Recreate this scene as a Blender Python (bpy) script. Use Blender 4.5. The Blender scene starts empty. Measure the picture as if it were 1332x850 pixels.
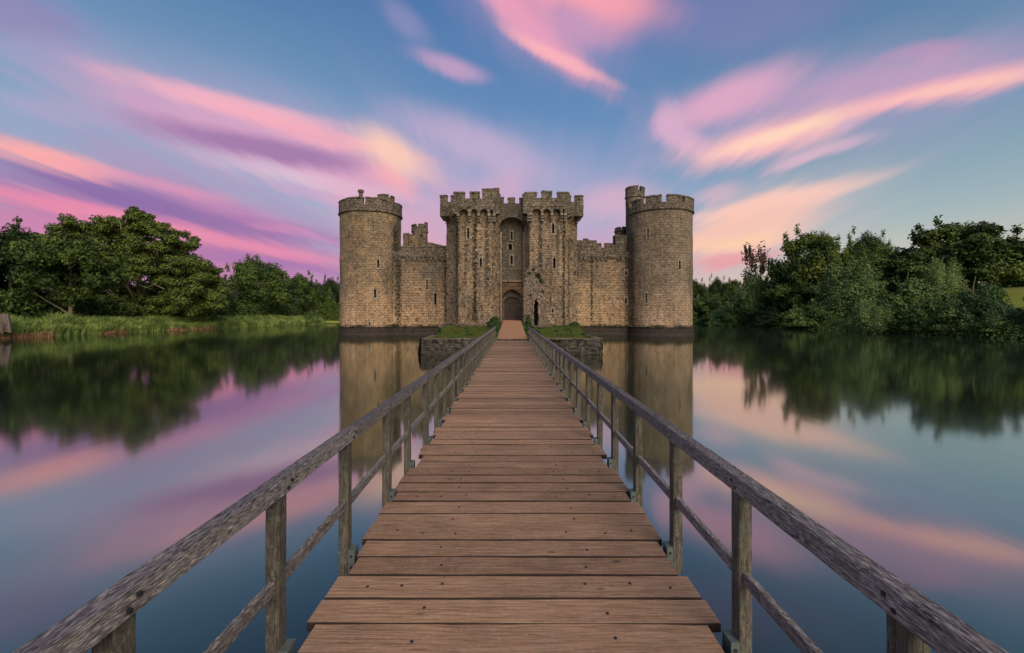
import bpy, math, random
import numpy as np
from mathutils import Vector, noise as mnoise

random.seed(7)
rng = np.random.default_rng(11)
C = bpy.context.scene.collection
SC = bpy.context.scene
F, HX, HY, EYE = 592.0, 666.0, 410.0, 2.7      # focal length / horizon of the photograph, eye above water
PI = math.pi

def PX(px, Y): return (px - HX) / F * Y
def PZ(py, Y): return EYE + (HY - py) / F * Y
def lin(c):
    return tuple(((v / 255) / 12.92 if v / 255 <= .04045 else ((v / 255 + .055) / 1.055) ** 2.4) for v in c) + (1,)

# ------------------------------------------------------------------ node helpers
class NT:
    def __init__(s, tree):
        s.t = tree; s.n = tree.nodes; s.l = tree.links; s.n.clear()
    def _set(s, sock, v):
        if isinstance(v, bpy.types.NodeSocket): s.l.new(v, sock)
        elif v is not None: sock.default_value = v
    def new(s, typ, **kw):
        nd = s.n.new(typ)
        for k, v in kw.items(): setattr(nd, k, v)
        return nd
    def math(s, op, a, b=None, c=None, clamp=False):
        nd = s.new('ShaderNodeMath', operation=op, use_clamp=clamp)
        s._set(nd.inputs[0], a); s._set(nd.inputs[1], b)
        if c is not None: s._set(nd.inputs[2], c)
        return nd.outputs[0]
    def vmath(s, op, a, b=None):
        nd = s.new('ShaderNodeVectorMath', operation=op)
        s._set(nd.inputs[0], a); s._set(nd.inputs[1], b)
        return nd.outputs['Value'] if op in ('DOT_PRODUCT', 'LENGTH') else nd.outputs[0]
    def mix(s, f, a, b, blend='MIX'):
        nd = s.new('ShaderNodeMix', data_type='RGBA', blend_type=blend)
        s._set(nd.inputs[0], f); s._set(nd.inputs[6], a); s._set(nd.inputs[7], b)
        return nd.outputs[2]
    def noise(s, vec, scale, detail=4, rough=.55, dist=0):
        nd = s.new('ShaderNodeTexNoise')
        s._set(nd.inputs['Vector'], vec); s._set(nd.inputs['Scale'], scale)
        nd.inputs['Detail'].default_value = detail; nd.inputs['Roughness'].default_value = rough
        nd.inputs['Distortion'].default_value = dist
        return nd.outputs['Fac']
    def voro(s, vec, scale, feature='F1'):
        nd = s.new('ShaderNodeTexVoronoi', feature=feature)
        s._set(nd.inputs['Vector'], vec); nd.inputs['Scale'].default_value = scale
        return nd
    def mapping(s, vec, loc=(0, 0, 0), rot=(0, 0, 0), scale=(1, 1, 1), typ='POINT'):
        nd = s.new('ShaderNodeMapping', vector_type=typ)
        s._set(nd.inputs[0], vec); nd.inputs[1].default_value = loc
        nd.inputs[2].default_value = rot; nd.inputs[3].default_value = scale
        return nd.outputs[0]
    def ramp(s, f, stops, interp='LINEAR'):
        nd = s.new('ShaderNodeValToRGB'); nd.color_ramp.interpolation = interp
        s._set(nd.inputs[0], f)
        e = nd.color_ramp.elements
        while len(e) < len(stops): e.new(.5)
        for k, (p, c) in enumerate(stops):
            e[k].position = p
            e[k].color = c if isinstance(c, tuple) else (c, c, c, 1)
        return nd.outputs[0]
    def sstep(s, v, a, b):
        nd = s.new('ShaderNodeMapRange', interpolation_type='SMOOTHSTEP')
        s._set(nd.inputs[0], v); nd.inputs[1].default_value = a; nd.inputs[2].default_value = b
        return nd.outputs[0]

def material(name):
    m = bpy.data.materials.new(name); m.use_nodes = True
    nt = NT(m.node_tree)
    out = nt.new('ShaderNodeOutputMaterial')
    b = nt.new('ShaderNodeBsdfPrincipled')
    nt.l.new(b.outputs[0], out.inputs[0])
    nt.b = b; nt.out = out
    return m, nt
def finish(nt, col, rough=.85, height=None, bs=.3, bd=.02, spec=.3):
    nt._set(nt.b.inputs['Base Color'], col); nt._set(nt.b.inputs['Roughness'], rough)
    nt._set(nt.b.inputs['Specular IOR Level'], spec)
    if height is not None:
        bp = nt.new('ShaderNodeBump'); bp.inputs['Strength'].default_value = bs
        bp.inputs['Distance'].default_value = bd
        nt._set(bp.inputs['Height'], height); nt.l.new(bp.outputs[0], nt.b.inputs['Normal'])

# ------------------------------------------------------------------ materials
def stone(name, c1, c2, c3, rowh=.33, bw=.62, spots=.5, lichen=.5, stains=(), rubble=0., warm=None, wet=True, patch=.5, mottle=1.):
    """coursed sandstone: UV is in metres (u along the wall, v = height)"""
    m, nt = material(name)
    uv = nt.new('ShaderNodeUVMap').outputs[0]
    tc = nt.new('ShaderNodeTexCoord').outputs['Object']
    sep = nt.new('ShaderNodeSeparateXYZ'); nt.l.new(uv, sep.inputs[0]); U, V = sep.outputs[0], sep.outputs[1]
    w = nt.noise(uv, 1.1, 3); wv = nt.math('MULTIPLY', nt.math('SUBTRACT', w, .5), .16 + rubble * .5)
    cmb = nt.new('ShaderNodeCombineXYZ'); nt._set(cmb.inputs[0], nt.math('ADD', U, wv)); nt._set(cmb.inputs[1], nt.math('ADD', V, wv))
    br = nt.new('ShaderNodeTexBrick'); nt.l.new(cmb.outputs[0], br.inputs['Vector'])
    br.inputs['Scale'].default_value = 1; br.inputs['Row Height'].default_value = rowh
    br.inputs['Brick Width'].default_value = bw; br.inputs['Mortar Size'].default_value = .022
    br.inputs['Mortar Smooth'].default_value = .6; br.inputs['Bias'].default_value = 0
    br.inputs['Color1'].default_value = (0, 0, 0, 1); br.inputs['Color2'].default_value = (1, 1, 1, 1)
    br.inputs['Mortar'].default_value = (.3, .3, .3, 1)
    br.offset = .43; br.squash = 1.0
    big = nt.noise(uv, .38, 6, .68); mid = nt.noise(uv, 1.7, 5, .65); fine = nt.noise(tc, 9, 5, .7); mot = nt.noise(nt.mapping(uv, scale=(1, 1.5, 1)), 2.8 , 5, .72)
    col = nt.mix(nt.sstep(big, .38, .62), c1, c2)
    col = nt.mix(nt.math('MULTIPLY', nt.sstep(mid, .45, .7), patch), col, c3)
    # each block its own tone
    bsel = nt.new('ShaderNodeSeparateColor'); nt.l.new(br.outputs[0], bsel.inputs[0])
    tone = nt.math('ADD', nt.math('MULTIPLY', bsel.outputs[0], .28), .84)
    tone = nt.math('MULTIPLY', tone, nt.math('ADD', nt.math('MULTIPLY', nt.math('SUBTRACT', mot, .5), 2.8 * mottle), nt.math('ADD', nt.math('MULTIPLY', fine, .8), .62)))
    soft = nt.noise(nt.mapping(uv, loc=(9, 4, 0), scale=(1, .6, 1)), .30, 4, .6)
    tone = nt.math('MULTIPLY', tone, nt.math('ADD', .28, nt.math('MULTIPLY', soft, 1.42)))
    tcol = nt.new('ShaderNodeCombineColor')
    for k in range(3): nt._set(tcol.inputs[k], tone)
    col = nt.mix(1, col, tcol.outputs[0], 'MULTIPLY')
    if warm is not None:       # warmer, cleaner stone lower down where the ashlar is fresher
        f = nt.math('MULTIPLY', nt.sstep(nt.math('ADD', V, nt.math('MULTIPLY', nt.math('SUBTRACT', big, .5), 9)), warm[1], warm[0]), .75)
        col = nt.mix(f, col, nt.mix(1, warm[2], tcol.outputs[0], 'MULTIPLY'))
    # mortar joints
    col = nt.mix(nt.math('MULTIPLY', br.outputs['Fac'], .36), col, (.035, .028, .022, 1))
    # grey lichen
    li = nt.math('MULTIPLY', nt.sstep(nt.noise(uv, 2.2, 6, .75), .545, .64), lichen * .8)
    col = nt.mix(li, col, (.36, .33, .27, 1))
    # dark pits and moss
    sp = nt.math('MULTIPLY', nt.sstep(nt.noise(nt.mapping(uv, scale=(1.3, 1, 1)), 1.7, 6, .75), .545, .63), spots)
    col = nt.mix(sp, col, (.022, .020, .014, 1))
    # water-run streaks
    st = nt.sstep(nt.noise(nt.mapping(uv, scale=(1.5, .09, 1)), 1.0, 5, .65), .52, .70)
    col = nt.mix(nt.math('MULTIPLY', st, .42), col, (.04, .036, .028, 1))
    for (su, hw, z0, z1, a) in stains:
        jit = nt.math('MULTIPLY', nt.math('SUBTRACT', mid, .5), hw * 2.2)
        dx = nt.math('ABSOLUTE', nt.math('SUBTRACT', nt.math('ADD', U, jit), su))
        g = nt.sstep(dx, hw, hw * .3)
        g = nt.math('MULTIPLY', g, nt.math('MULTIPLY', nt.sstep(V, z0 - .8, z0 + .8), nt.sstep(V, z1 + .8, z1 - .8)))
        g = nt.math('MULTIPLY', g, nt.math('MULTIPLY', nt.sstep(nt.noise(uv, 3.5, 4, .7), .35, .55), a))
        col = nt.mix(g, col, (.020, .022, .014, 1))
    if wet:
        g = nt.sstep(nt.math('ADD', V, nt.math('MULTIPLY', nt.math('SUBTRACT', mid, .5), .5)), 1.15, .95)
        col = nt.mix(nt.math('MULTIPLY', g, .93), col, (.030, .024, .022, 1))
        g = nt.math('MULTIPLY', nt.sstep(V, .8, .9), nt.sstep(V, 1.5, 1.05))
        col = nt.mix(nt.math('MULTIPLY', g, nt.sstep(mid, .42, .55)), col, (.022, .022, .012, 1))
        g2 = nt.sstep(V, .22, .12)
        col = nt.mix(nt.math('MULTIPLY', g2, .8), col, (.075, .055, .05, 1))
    h = nt.math('SUBTRACT', nt.math('ADD', nt.math('MULTIPLY', fine, .9), nt.math('MULTIPLY', mid, .8 + rubble * 1.5)),
                nt.math('ADD', nt.math('MULTIPLY', br.outputs['Fac'], .9), nt.math('MULTIPLY', sp, .8)))
    h = nt.math('ADD', h, nt.math('MULTIPLY', bsel.outputs[0], .35))
    finish(nt, col, .92, h, .8, .09, .15)
    return m

TAN = (.345, .225, .122, 1); GREY = (.215, .162, .104, 1); BROWN = (.14, .094, .058, 1); WARM = (.40, .26, .16, 1)
M = {}
M['tower_l'] = stone('weathered_sandstone_west', TAN, GREY, BROWN, warm=(2.0, 10, (.46, .285, .16, 1)), spots=.5, lichen=.3, stains=[(5.0, .75, 1.5, 15.5, .95), (5.9, .5, 0, 17, .7)])
M['tower_r'] = stone('weathered_sandstone_east', (.26, .19, .125, 1), GREY, BROWN, warm=(1.5, 8, (.40, .26, .16, 1)), spots=.4, lichen=.35, stains=[(-5.6, .8, 1, 14, .7)])
M['curtain'] = stone('curtain_ashlar', (.25, .17, .10, 1), (.165, .128, .088, 1), BROWN, rowh=.36, warm=(1.5, 9.5, (.50, .31, .165, 1)), spots=.8, lichen=.3, stains=[(-16.0, .6, 1, 11, .95), (-9.3, .35, 2, 10, .8), (11.2, .25, 1.5, 11.3, .9), (16.2, .5, 2, 11, .8)])
M['gate'] = stone('rubble_gate_stone', (.31, .208, .12, 1), (.19, .142, .096, 1), (.38, .24, .13, 1), rowh=.3, bw=.42, rubble=.35, spots=.85, lichen=.8, patch=.7, mottle=1.5,
                  stains=[(-4.72, .40, 2, 14.9, 1), (-3.2, .35, 5, 15, .75), (-5.9, .22, 6, 15, .5), (-6.9, .3, 2, 14, .6), (6.75, .5, 1.5, 15.5, 1), (3.6, .35, 7, 15.4, .85), (4.9, .22, 3, 9, .5), (5.8, .3, 8, 15, .6), (7.9, .3, 2, 13, .7)])
M['parapet'] = stone('dark_lichened_parapet_stone', (.18, .137, .092, 1), (.125, .10, .074, 1), (.26, .185, .11, 1), rowh=.32, bw=.5, spots=.95, lichen=.8, wet=False, mottle=1.5)
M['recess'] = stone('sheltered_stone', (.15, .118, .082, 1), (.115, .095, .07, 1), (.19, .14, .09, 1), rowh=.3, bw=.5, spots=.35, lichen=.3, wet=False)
M['trim'] = stone('dressed_trim_stone', (.34, .26, .18, 1), (.27, .205, .14, 1), (.17, .13, .09, 1), rowh=.4, bw=3, spots=.4, lichen=.4, wet=False)
M['spandrel'] = stone('rust_brown_dressed_stone', (.19, .115, .06, 1), (.15, .095, .052, 1), (.10, .068, .042, 1), rowh=.5, bw=.8, spots=.3, lichen=.1, wet=False)
M['ruin'] = stone('ragged_ruin_stone', (.25, .175, .115, 1), (.15, .115, .082, 1), (.34, .25, .17, 1), rowh=.24, bw=.35, rubble=.6, spots=1, lichen=1, wet=False, mottle=2)
M['retain'] = stone('mossy_retaining_stone', (.075, .062, .048, 1), (.05, .044, .032, 1), (.13, .105, .085, 1), rowh=.2, bw=.5, rubble=1.1, spots=1, mottle=2, lichen=.25, wet=False)
M['coping'] = stone('pinkish_coping_stone', (.22, .155, .12, 1), (.15, .115, .085, 1), (.09, .075, .05, 1), rowh=.6, bw=.7, spots=.5, lichen=.3, wet=False)

def simple(name, col, rough=.8, scale=6, var=.4, metal=0, bump=.2):
    m, nt = material(name)
    tc = nt.new('ShaderNodeTexCoord').outputs['Object']
    n = nt.noise(tc, scale, 5, .65)
    d = tuple(v * (1 - var) for v in col[:3]) + (1,); l = tuple(min(1, v * (1 + var)) for v in col[:3]) + (1,)
    finish(nt, nt.mix(n, d, l), rough, n, bump, .01)
    nt.b.inputs['Metallic'].default_value = metal
    return m
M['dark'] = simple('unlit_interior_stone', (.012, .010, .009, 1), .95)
M['roof'] = simple('lead_walk_roof', (.08, .08, .085, 1), .8)
M['oak_door'] = None

def wood(name, axis, cd, cm, cl, streak=26, along=1.4, lichen=None, bumpd=.006, rough=.85, crack=.5, flake=.0, fine=1.):
    m, nt = material(name)
    tc = nt.new('ShaderNodeTexCoord').outputs['Object']
    oi = nt.new('ShaderNodeObjectInfo').outputs['Random']
    off = nt.new('ShaderNodeCombineXYZ')
    for k in range(3): nt._set(off.inputs[k], nt.math('MULTIPLY', oi, 37.7 + 11 * k))
    v = nt.vmath('ADD', tc, off.outputs[0])
    sc = [streak] * 3; sc[axis] = along
    g1 = nt.noise(nt.mapping(v, scale=tuple(sc)), 1.0, 6, .65, .3)
    sc2 = [streak * 3.4] * 3; sc2[axis] = along * 2.5
    g2 = nt.noise(nt.mapping(v, scale=tuple(sc2)), 1.0, 4, .7)
    big = nt.noise(v, 1.6, 4, .6)
    col = nt.ramp(g1, [(.28, cd), (.5, cm), (.72, cl)])
    col = nt.mix(nt.math('MULTIPLY', nt.sstep(g2, .54, .68), crack), col, tuple(c * .35 for c in cd[:3]) + (1,))
    if flake: col = nt.mix(nt.math('MULTIPLY', nt.sstep(g2, .47, .36), flake), col, tuple(min(1, c * 1.55) for c in cl[:3]) + (1,))
    t = nt.math('ADD', nt.math('MULTIPLY', big, .8), nt.math('ADD', .40, nt.math('MULTIPLY', oi, .36)))
    tcol = nt.new('ShaderNodeCombineColor')
    for k in range(3): nt._set(tcol.inputs[k], t)
    col = nt.mix(1, col, tcol.outputs[0], 'MULTIPLY')
    if lichen:
        f = nt.math('MULTIPLY', nt.sstep(nt.noise(v, 9, 6, .75), .48, .62), lichen[1])
        col = nt.mix(f, col, lichen[0])
        f = nt.math('MULTIPLY', nt.sstep(nt.noise(v, 34, 4, .7), .56, .66), lichen[1] * .9)
        col = nt.mix(f, col, tuple(c * 1.9 for c in lichen[0][:3]) + (1,))
    kn = nt.voro(nt.mapping(v, scale=tuple(2.2 if k != axis else 1.1 for k in range(3))), 1.6)
    f = nt.sstep(kn.outputs['Distance'], .085, .03)
    col = nt.mix(nt.math('MULTIPLY', f, .75), col, tuple(c * .3 for c in cd[:3]) + (1,))
    h = nt.math('SUBTRACT', g1, nt.math('MULTIPLY', nt.sstep(g2, .5, .68), .8))
    finish(nt, col, rough, h, .75, bumpd, .25)
    return m
M['deck'] = wood('red_brown_deck_boards', 0, (.20, .108, .062, 1), (.345, .192, .108, 1), (.46, .275, .165, 1), streak=60, along=2.4, crack=.6, bumpd=.004, lichen=((.33, .235, .175, 1), .28))
M['rail'] = wood('weathered_rail_timber', 1, (0.045, 0.036, 0.034, 1), (0.222, 0.182, 0.164, 1), (0.419, 0.358, 0.307, 1), streak=95, along=11, lichen=((0.235, 0.217, 0.190, 1), .4), crack=.9, bumpd=.010, flake=.8)
M['rail_top'] = wood('purple_grey_rail_top', 1, (0.026, 0.021, 0.022, 1), (0.116, 0.098, 0.099, 1), (0.242, 0.207, 0.193, 1), streak=95, along=10, crack=1, bumpd=.010, flake=.9)  # upward rail faces, darker and more purple-grey than the sides
M['post'] = wood('lichened_post_timber', 2, (0.043, 0.034, 0.024, 1), (0.101, 0.083, 0.059, 1), (0.179, 0.150, 0.112, 1), streak=60, along=6, lichen=((0.129, 0.124, 0.090, 1), .6), crack=.75, bumpd=.006, flake=.2)
M['board_edge'] = simple('dark_board_edge', (.035, .022, .016, 1), .95, 12, .5)  # board sides in a near-black tone so the plank gaps read dark
M['beam'] = wood('dark_under_timber', 1, (.03, .024, .02, 1), (.07, .055, .045, 1), (.12, .10, .08, 1))
M['oak_door'] = wood('old_oak_door_boards', 2, (.045, .032, .028, 1), (.085, .062, .052, 1), (.13, .098, .08, 1), streak=9, along=.5, crack=.5)
M['hut'] = wood('silvered_timber_wall', 2, (0.090, 0.066, 0.054, 1), (0.144, 0.108, 0.090, 1), (0.192, 0.150, 0.120, 1), streak=8, along=.6)
M['bracket'] = simple('galvanised_bracket', (.13, .15, .13, 1), .6, 30, .5, .35)
M['bolt'] = simple('rusty_bolt', (.045, .04, .045, 1), .5, 60, .4, .6)
M['rail_metal'] = simple('thin_guard_metal', (.3, .3, .3, 1), .5, 10, .2, .8)

def foliage(name, cd, cm, cl, nscale=.45, transl=.12):
    m, nt = material(name)
    tc = nt.new('ShaderNodeTexCoord').outputs['Object']
    geo = nt.new('ShaderNodeNewGeometry').outputs['Random Per Island']
    oi = nt.new('ShaderNodeObjectInfo').outputs['Random']
    n = nt.noise(tc, nscale, 3, .6)
    f = nt.math('ADD', nt.math('MULTIPLY', nt.sstep(n, .3, .7), .6), nt.math('MULTIPLY', geo, .4))
    f = nt.math('ADD', f, nt.math('MULTIPLY', nt.math('SUBTRACT', oi, .5), .5))
    col = nt.ramp(f, [(.1, cd), (.5, cm), (.95, cl)])
    nt._set(nt.b.inputs['Base Color'], col); nt.b.inputs['Roughness'].default_value = .65
    nt.b.inputs['Specular IOR Level'].default_value = .25
    tr = nt.new('ShaderNodeBsdfTranslucent'); nt._set(tr.inputs[0], col)
    mx = nt.new('ShaderNodeMixShader'); mx.inputs[0].default_value = transl
    nt.l.new(nt.b.outputs[0], mx.inputs[1]); nt.l.new(tr.outputs[0], mx.inputs[2]); nt.l.new(mx.outputs[0], nt.out.inputs[0])
    return m
M['leaf_oak'] = foliage('oak_leaves', (0.018, 0.031, 0.006, 1), (0.061, 0.093, 0.018, 1), (0.190, 0.223, 0.033, 1), 1.6)
M['leaf_dark'] = foliage('dark_leaves', (0.019, 0.035, 0.010, 1), (0.053, 0.086, 0.021, 1), (0.139, 0.185, 0.035, 1), 1.6)
M['leaf_willow'] = foliage('willow_leaves', (0.074, 0.119, 0.038, 1), (0.154, 0.221, 0.064, 1), (0.256, 0.328, 0.097, 1), 2.2)
M['leaf_bramble'] = foliage('bramble_leaves', (0.022, 0.048, 0.013, 1), (0.068, 0.128, 0.032, 1), (0.201, 0.243, 0.053, 1), .35)
M['leaf_rust'] = foliage('rusty_leaves', (.05, .05, .02, 1), (.10, .08, .035, 1), (.20, .12, .06, 1), 2.)
M['reed'] = foliage('reed_blades', (0.143, 0.195, 0.050, 1), (0.336, 0.417, 0.099, 1), (0.707, 0.657, 0.208, 1), .5, .3)
M['reed_dry'] = foliage('dry_reed_blades', (0.202, 0.117, 0.055, 1), (0.370, 0.203, 0.101, 1), (0.504, 0.312, 0.156, 1), 1., .2)
M['grass'] = foliage('lawn_blades', (0.044, 0.048, 0.008, 1), (0.097, 0.102, 0.013, 1), (0.167, 0.150, 0.028, 1), .8, .3)
M['weed'] = foliage('dark_weeds', (.02, .04, .01, 1), (.045, .085, .02, 1), (.09, .13, .03, 1), 3., .2)
M['moss'] = foliage('dark_plinth_moss', (.014, .016, .006, 1), (.035, .036, .012, 1), (.07, .075, .022, 1), 2., .05)
M['bark'] = simple('grey_brown_bark', (.17, .14, .075, 1), .95, 5, .5, 0, .6)

def ground_mat():
    m, nt = material('meadow_ground')
    tc = nt.new('ShaderNodeTexCoord').outputs['Object']
    n = nt.noise(tc, .12, 5, .6); n2 = nt.noise(tc, 2.5, 5, .7)
    col = nt.mix(n, (.15, .19, .03, 1), (.34, .34, .07, 1))
    sep = nt.new('ShaderNodeSeparateXYZ'); nt.l.new(tc, sep.inputs[0])
    col = nt.mix(nt.math('MULTIPLY', n2, .5), col, (.10, .12, .02, 1))
    dry = nt.math('MULTIPLY', nt.sstep(sep.outputs[2], 8.2, 8.8), 1.)
    col = nt.mix(dry, col, (.45, .30, .13, 1))
    mud = nt.sstep(sep.outputs[2], .28, .05)
    col = nt.mix(mud, col, (.035, .028, .018, 1))
    finish(nt, col, .95, n2, .5, .08, .1)
    return m
M['ground'] = ground_mat()
def path_mat():
    m, nt = material('orange_brown_gravel')
    tc = nt.new('ShaderNodeTexCoord').outputs['Object']
    n = nt.noise(tc, .9, 5, .6); n2 = nt.noise(tc, 22, 4, .8)
    col = nt.mix(n, (.36, .17, .092, 1), (.48, .25, .14, 1))
    col = nt.mix(nt.math('MULTIPLY', nt.sstep(n2, .5, .7), .5), col, (.20, .095, .055, 1))
    finish(nt, col, .95, n2, .4, .02, .1)
    return m
M['path'] = path_mat()
def turf_mat():
    m, nt = material('island_turf')
    tc = nt.new('ShaderNodeTexCoord').outputs['Object']
    n = nt.noise(tc, .8, 5, .65); n2 = nt.noise(tc, 8, 4, .7)
    col = nt.mix(n2, (.045, .065, .012, 1), (.10, .13, .02, 1))
    col = nt.mix(nt.sstep(n, .56, .66), col, (.06, .045, .022, 1))
    finish(nt, col, .95, n2, .5, .05, .1)
    return m
M['turf'] = turf_mat()
def water_mat():
    m, nt = material('still_moat_water')
    tc = nt.new('ShaderNodeTexCoord').outputs['Object']
    fr = nt.new('ShaderNodeFresnel'); fr.inputs[0].default_value = 1.33
    fac = nt.ramp(fr.outputs[0], [(.0, .07), (.03, .10), (.05, .18), (.09, .36), (.18, .54), (.45, .68), (1, .80)])
    n = nt.noise(nt.mapping(tc, scale=(.10, .05, 1)), 1, 3, .5)
    rg = nt.math('ADD', nt.math('MULTIPLY', n, .06), .040)
    gl = nt.new('ShaderNodeBsdfGlossy'); gl.inputs[0].default_value = (.95, .98, .93, 1)
    nt._set(gl.inputs['Roughness'], rg)
    bp = nt.new('ShaderNodeBump'); bp.inputs['Strength'].default_value = .012; bp.inputs['Distance'].default_value = .05
    wv = nt.noise(nt.mapping(tc, scale=(2.6, .35, 1)), 1, 3, .55)
    nt._set(bp.inputs['Height'], wv); nt.l.new(bp.outputs[0], gl.inputs['Normal'])
    nt.b.inputs['Base Color'].default_value = (.013, .021, .010, 1); nt.b.inputs['Roughness'].default_value = .6
    nt.b.inputs['Specular IOR Level'].default_value = 0
    mx = nt.new('ShaderNodeMixShader'); nt._set(mx.inputs[0], fac)
    nt.l.new(nt.b.outputs[0], mx.inputs[1]); nt.l.new(gl.outputs[0], mx.inputs[2]); nt.l.new(mx.outputs[0], nt.out.inputs[0])
    return m
M['water'] = water_mat()

# ------------------------------------------------------------------ object helpers
def tag(o, label=None, cat=None, group=None, kind=None):
    if label: o['label'] = label
    if cat: o['category'] = cat
    if group: o['group'] = group
    if kind: o['kind'] = kind
    return o
def empty(name, loc=(0, 0, 0)):
    o = bpy.data.objects.new(name, None); C.objects.link(o); o.location = loc
    o.empty_display_size = .2
    return o
def copy_tree(o, parent=None):
    c = o.copy(); C.objects.link(c); c.parent = parent
    for ch in list(o.children): copy_tree(ch, c)
    return c

class MB:
    def __init__(s): s.v = []; s.f = []; s.uv = []; s.m = []
    def face(s, pts, uv=None, mat=0):
        i = len(s.v); s.v.extend([tuple(p) for p in pts]); s.f.append(tuple(range(i, i + len(pts))))
        if uv is None:
            a, b, c = Vector(pts[0]), Vector(pts[1]), Vector(pts[2])
            n = (b - a).cross(c - a)
            if n.length > 1e-9: n.normalize()
            if abs(n.z) > .75: uv = [(p[0], p[1]) for p in pts]
            else:
                t = Vector((-n.y, n.x, 0))
                if t.length < 1e-6: t = Vector((1, 0, 0))
                t.normalize()
                uv = [(t.x * p[0] + t.y * p[1], p[2]) for p in pts]
        s.uv.extend(uv); s.m.append(mat)
    def blk(s, fn, u0, u1, v0, v1, d0, d1, du=1., dv=1., mat=0, jit=0., uoff=0.):
        """a solid block in wall coordinates: u along, v up, d inward"""
        nu = max(1, int(math.ceil(abs(u1 - u0) / du))); nv = max(1, int(math.ceil(abs(v1 - v0) / dv)))
        us = [u0 + (u1 - u0) * k / nu for k in range(nu + 1)]; vs = [v0 + (v1 - v0) * k / nv for k in range(nv + 1)]
        J = {}
        def g(u, v, d):
            key = (round(u, 4), round(v, 4), round(d, 4))
            if key not in J:
                p = Vector(fn(u, v, d))
                if jit:
                    q = p * 1.7 + Vector((3, 5, 7)); p = p + mnoise.noise_vector(q) * jit + mnoise.noise_vector(q * 4) * jit * .4
                J[key] = p
            return J[key]
        for a in range(nu):
            for b in range(nv):
                s.face([g(us[a], vs[b], d0), g(us[a + 1], vs[b], d0), g(us[a + 1], vs[b + 1], d0), g(us[a], vs[b + 1], d0)],
                       [(us[a] + uoff, vs[b]), (us[a + 1] + uoff, vs[b]), (us[a + 1] + uoff, vs[b + 1]), (us[a] + uoff, vs[b + 1])], mat)
                s.face([g(us[a + 1], vs[b], d1), g(us[a], vs[b], d1), g(us[a], vs[b + 1], d1), g(us[a + 1], vs[b + 1], d1)], None, mat)
            for vv, fl in ((v0, 0), (v1, 1)):
                q = [g(us[a], vv, d0), g(us[a + 1], vv, d0), g(us[a + 1], vv, d1), g(us[a], vv, d1)]
                if not fl: q.reverse()
                s.face(q, None, mat)
        for b in range(nv):
            for uu, fl in ((u0, 0), (u1, 1)):
                q = [g(uu, vs[b], d0), g(uu, vs[b + 1], d0), g(uu, vs[b + 1], d1), g(uu, vs[b], d1)]
                if fl: q.reverse()
                s.face(q, None, mat)
    def panel(s, fn, u0, u1, v0, v1, du=1., dv=1., holes=(), depth=.5, rough=.0, mat=0, dark=1, uoff=0.):
        """one wall face with real recessed openings (uc, v_bottom, w, h)"""
        def cuts(a, b, st, ex):
            n = max(1, int(math.ceil((b - a) / st))); r = {round(a + (b - a) * k / n, 4) for k in range(n + 1)}
            for e in ex:
                if a < e < b: r.add(round(e, 4))
            return sorted(r)
        us = cuts(u0, u1, du, [x for h in holes for x in (h[0] - h[2] / 2, h[0] + h[2] / 2)])
        vs = cuts(v0, v1, dv, [x for h in holes for x in (h[1], h[1] + h[3])])
        def g(u, v, d=0.):
            if rough and d == 0:
                p = fn(u, v, 0); n = mnoise.noise(Vector(p) * .55) + .5 * mnoise.noise(Vector(p) * 1.9)
                return fn(u, v, n * rough)
            return fn(u, v, d)
        for a in range(len(us) - 1):
            for b in range(len(vs) - 1):
                um, vm = (us[a] + us[a + 1]) / 2, (vs[b] + vs[b + 1]) / 2
                if any(abs(um - h[0]) < h[2] / 2 and h[1] < vm < h[1] + h[3] for h in holes): continue
                s.face([g(us[a], vs[b]), g(us[a + 1], vs[b]), g(us[a + 1], vs[b + 1]), g(us[a], vs[b + 1])],
                       [(us[a] + uoff, vs[b]), (us[a + 1] + uoff, vs[b]), (us[a + 1] + uoff, vs[b + 1]), (us[a] + uoff, vs[b + 1])], mat)
        for (uc, vb, w, h) in holes:
            a, b, c, d = uc - w / 2, uc + w / 2, vb, vb + h
            D = depth
            s.face([fn(a, c, 0), fn(a, d, 0), fn(a, d, D), fn(a, c, D)], None, mat)
            s.face([fn(b, d, 0), fn(b, c, 0), fn(b, c, D), fn(b, d, D)], None, mat)
            s.face([fn(a, d, 0), fn(b, d, 0), fn(b, d, D), fn(a, d, D)], None, mat)
            s.face([fn(b, c, 0), fn(a, c, 0), fn(a, c, D), fn(b, c, D)], None, mat)
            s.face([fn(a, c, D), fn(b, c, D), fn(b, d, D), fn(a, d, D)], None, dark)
    def arch(s, fn, uc, vb, w, h, rise, ou, ov, d0, d1, mat=0, n=10, pointed=.0, sill=None):
        """surround: arched opening (w wide, h to the crown) inside a rectangle |u|<=ou, up to ov"""
        inn = [(-w / 2, vb)]
        for k in range(n + 1):
            t = k / n; x = -w / 2 + w * t
            q = abs(2 * t - 1)
            y = (1 - q ** 2) ** .5 if pointed == 0 else (1 - q ** (1 + .25 * (1 - pointed))) ** (.5 + .28 * pointed)
            inn.append((x, vb + h - rise + rise * y))
        inn.append((w / 2, vb))
        out = [(-ou, vb)]
        for k in range(n + 1):
            t = k / n
            # walk the rectangle: up the left side, across, down the right
            x = -w / 2 + w * t
            if t < .2: out.append((-ou, vb + (h - rise) + (ov - vb - h + rise) * (t / .2)))
            elif t > .8: out.append((ou, vb + (h - rise) + (ov - vb - h + rise) * ((1 - t) / .2)))
            else: out.append((-ou + 2 * ou * (t - .2) / .6, ov))
        out.append((ou, vb))
        def P(q, d): return fn(uc + q[0], q[1], d)
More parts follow.
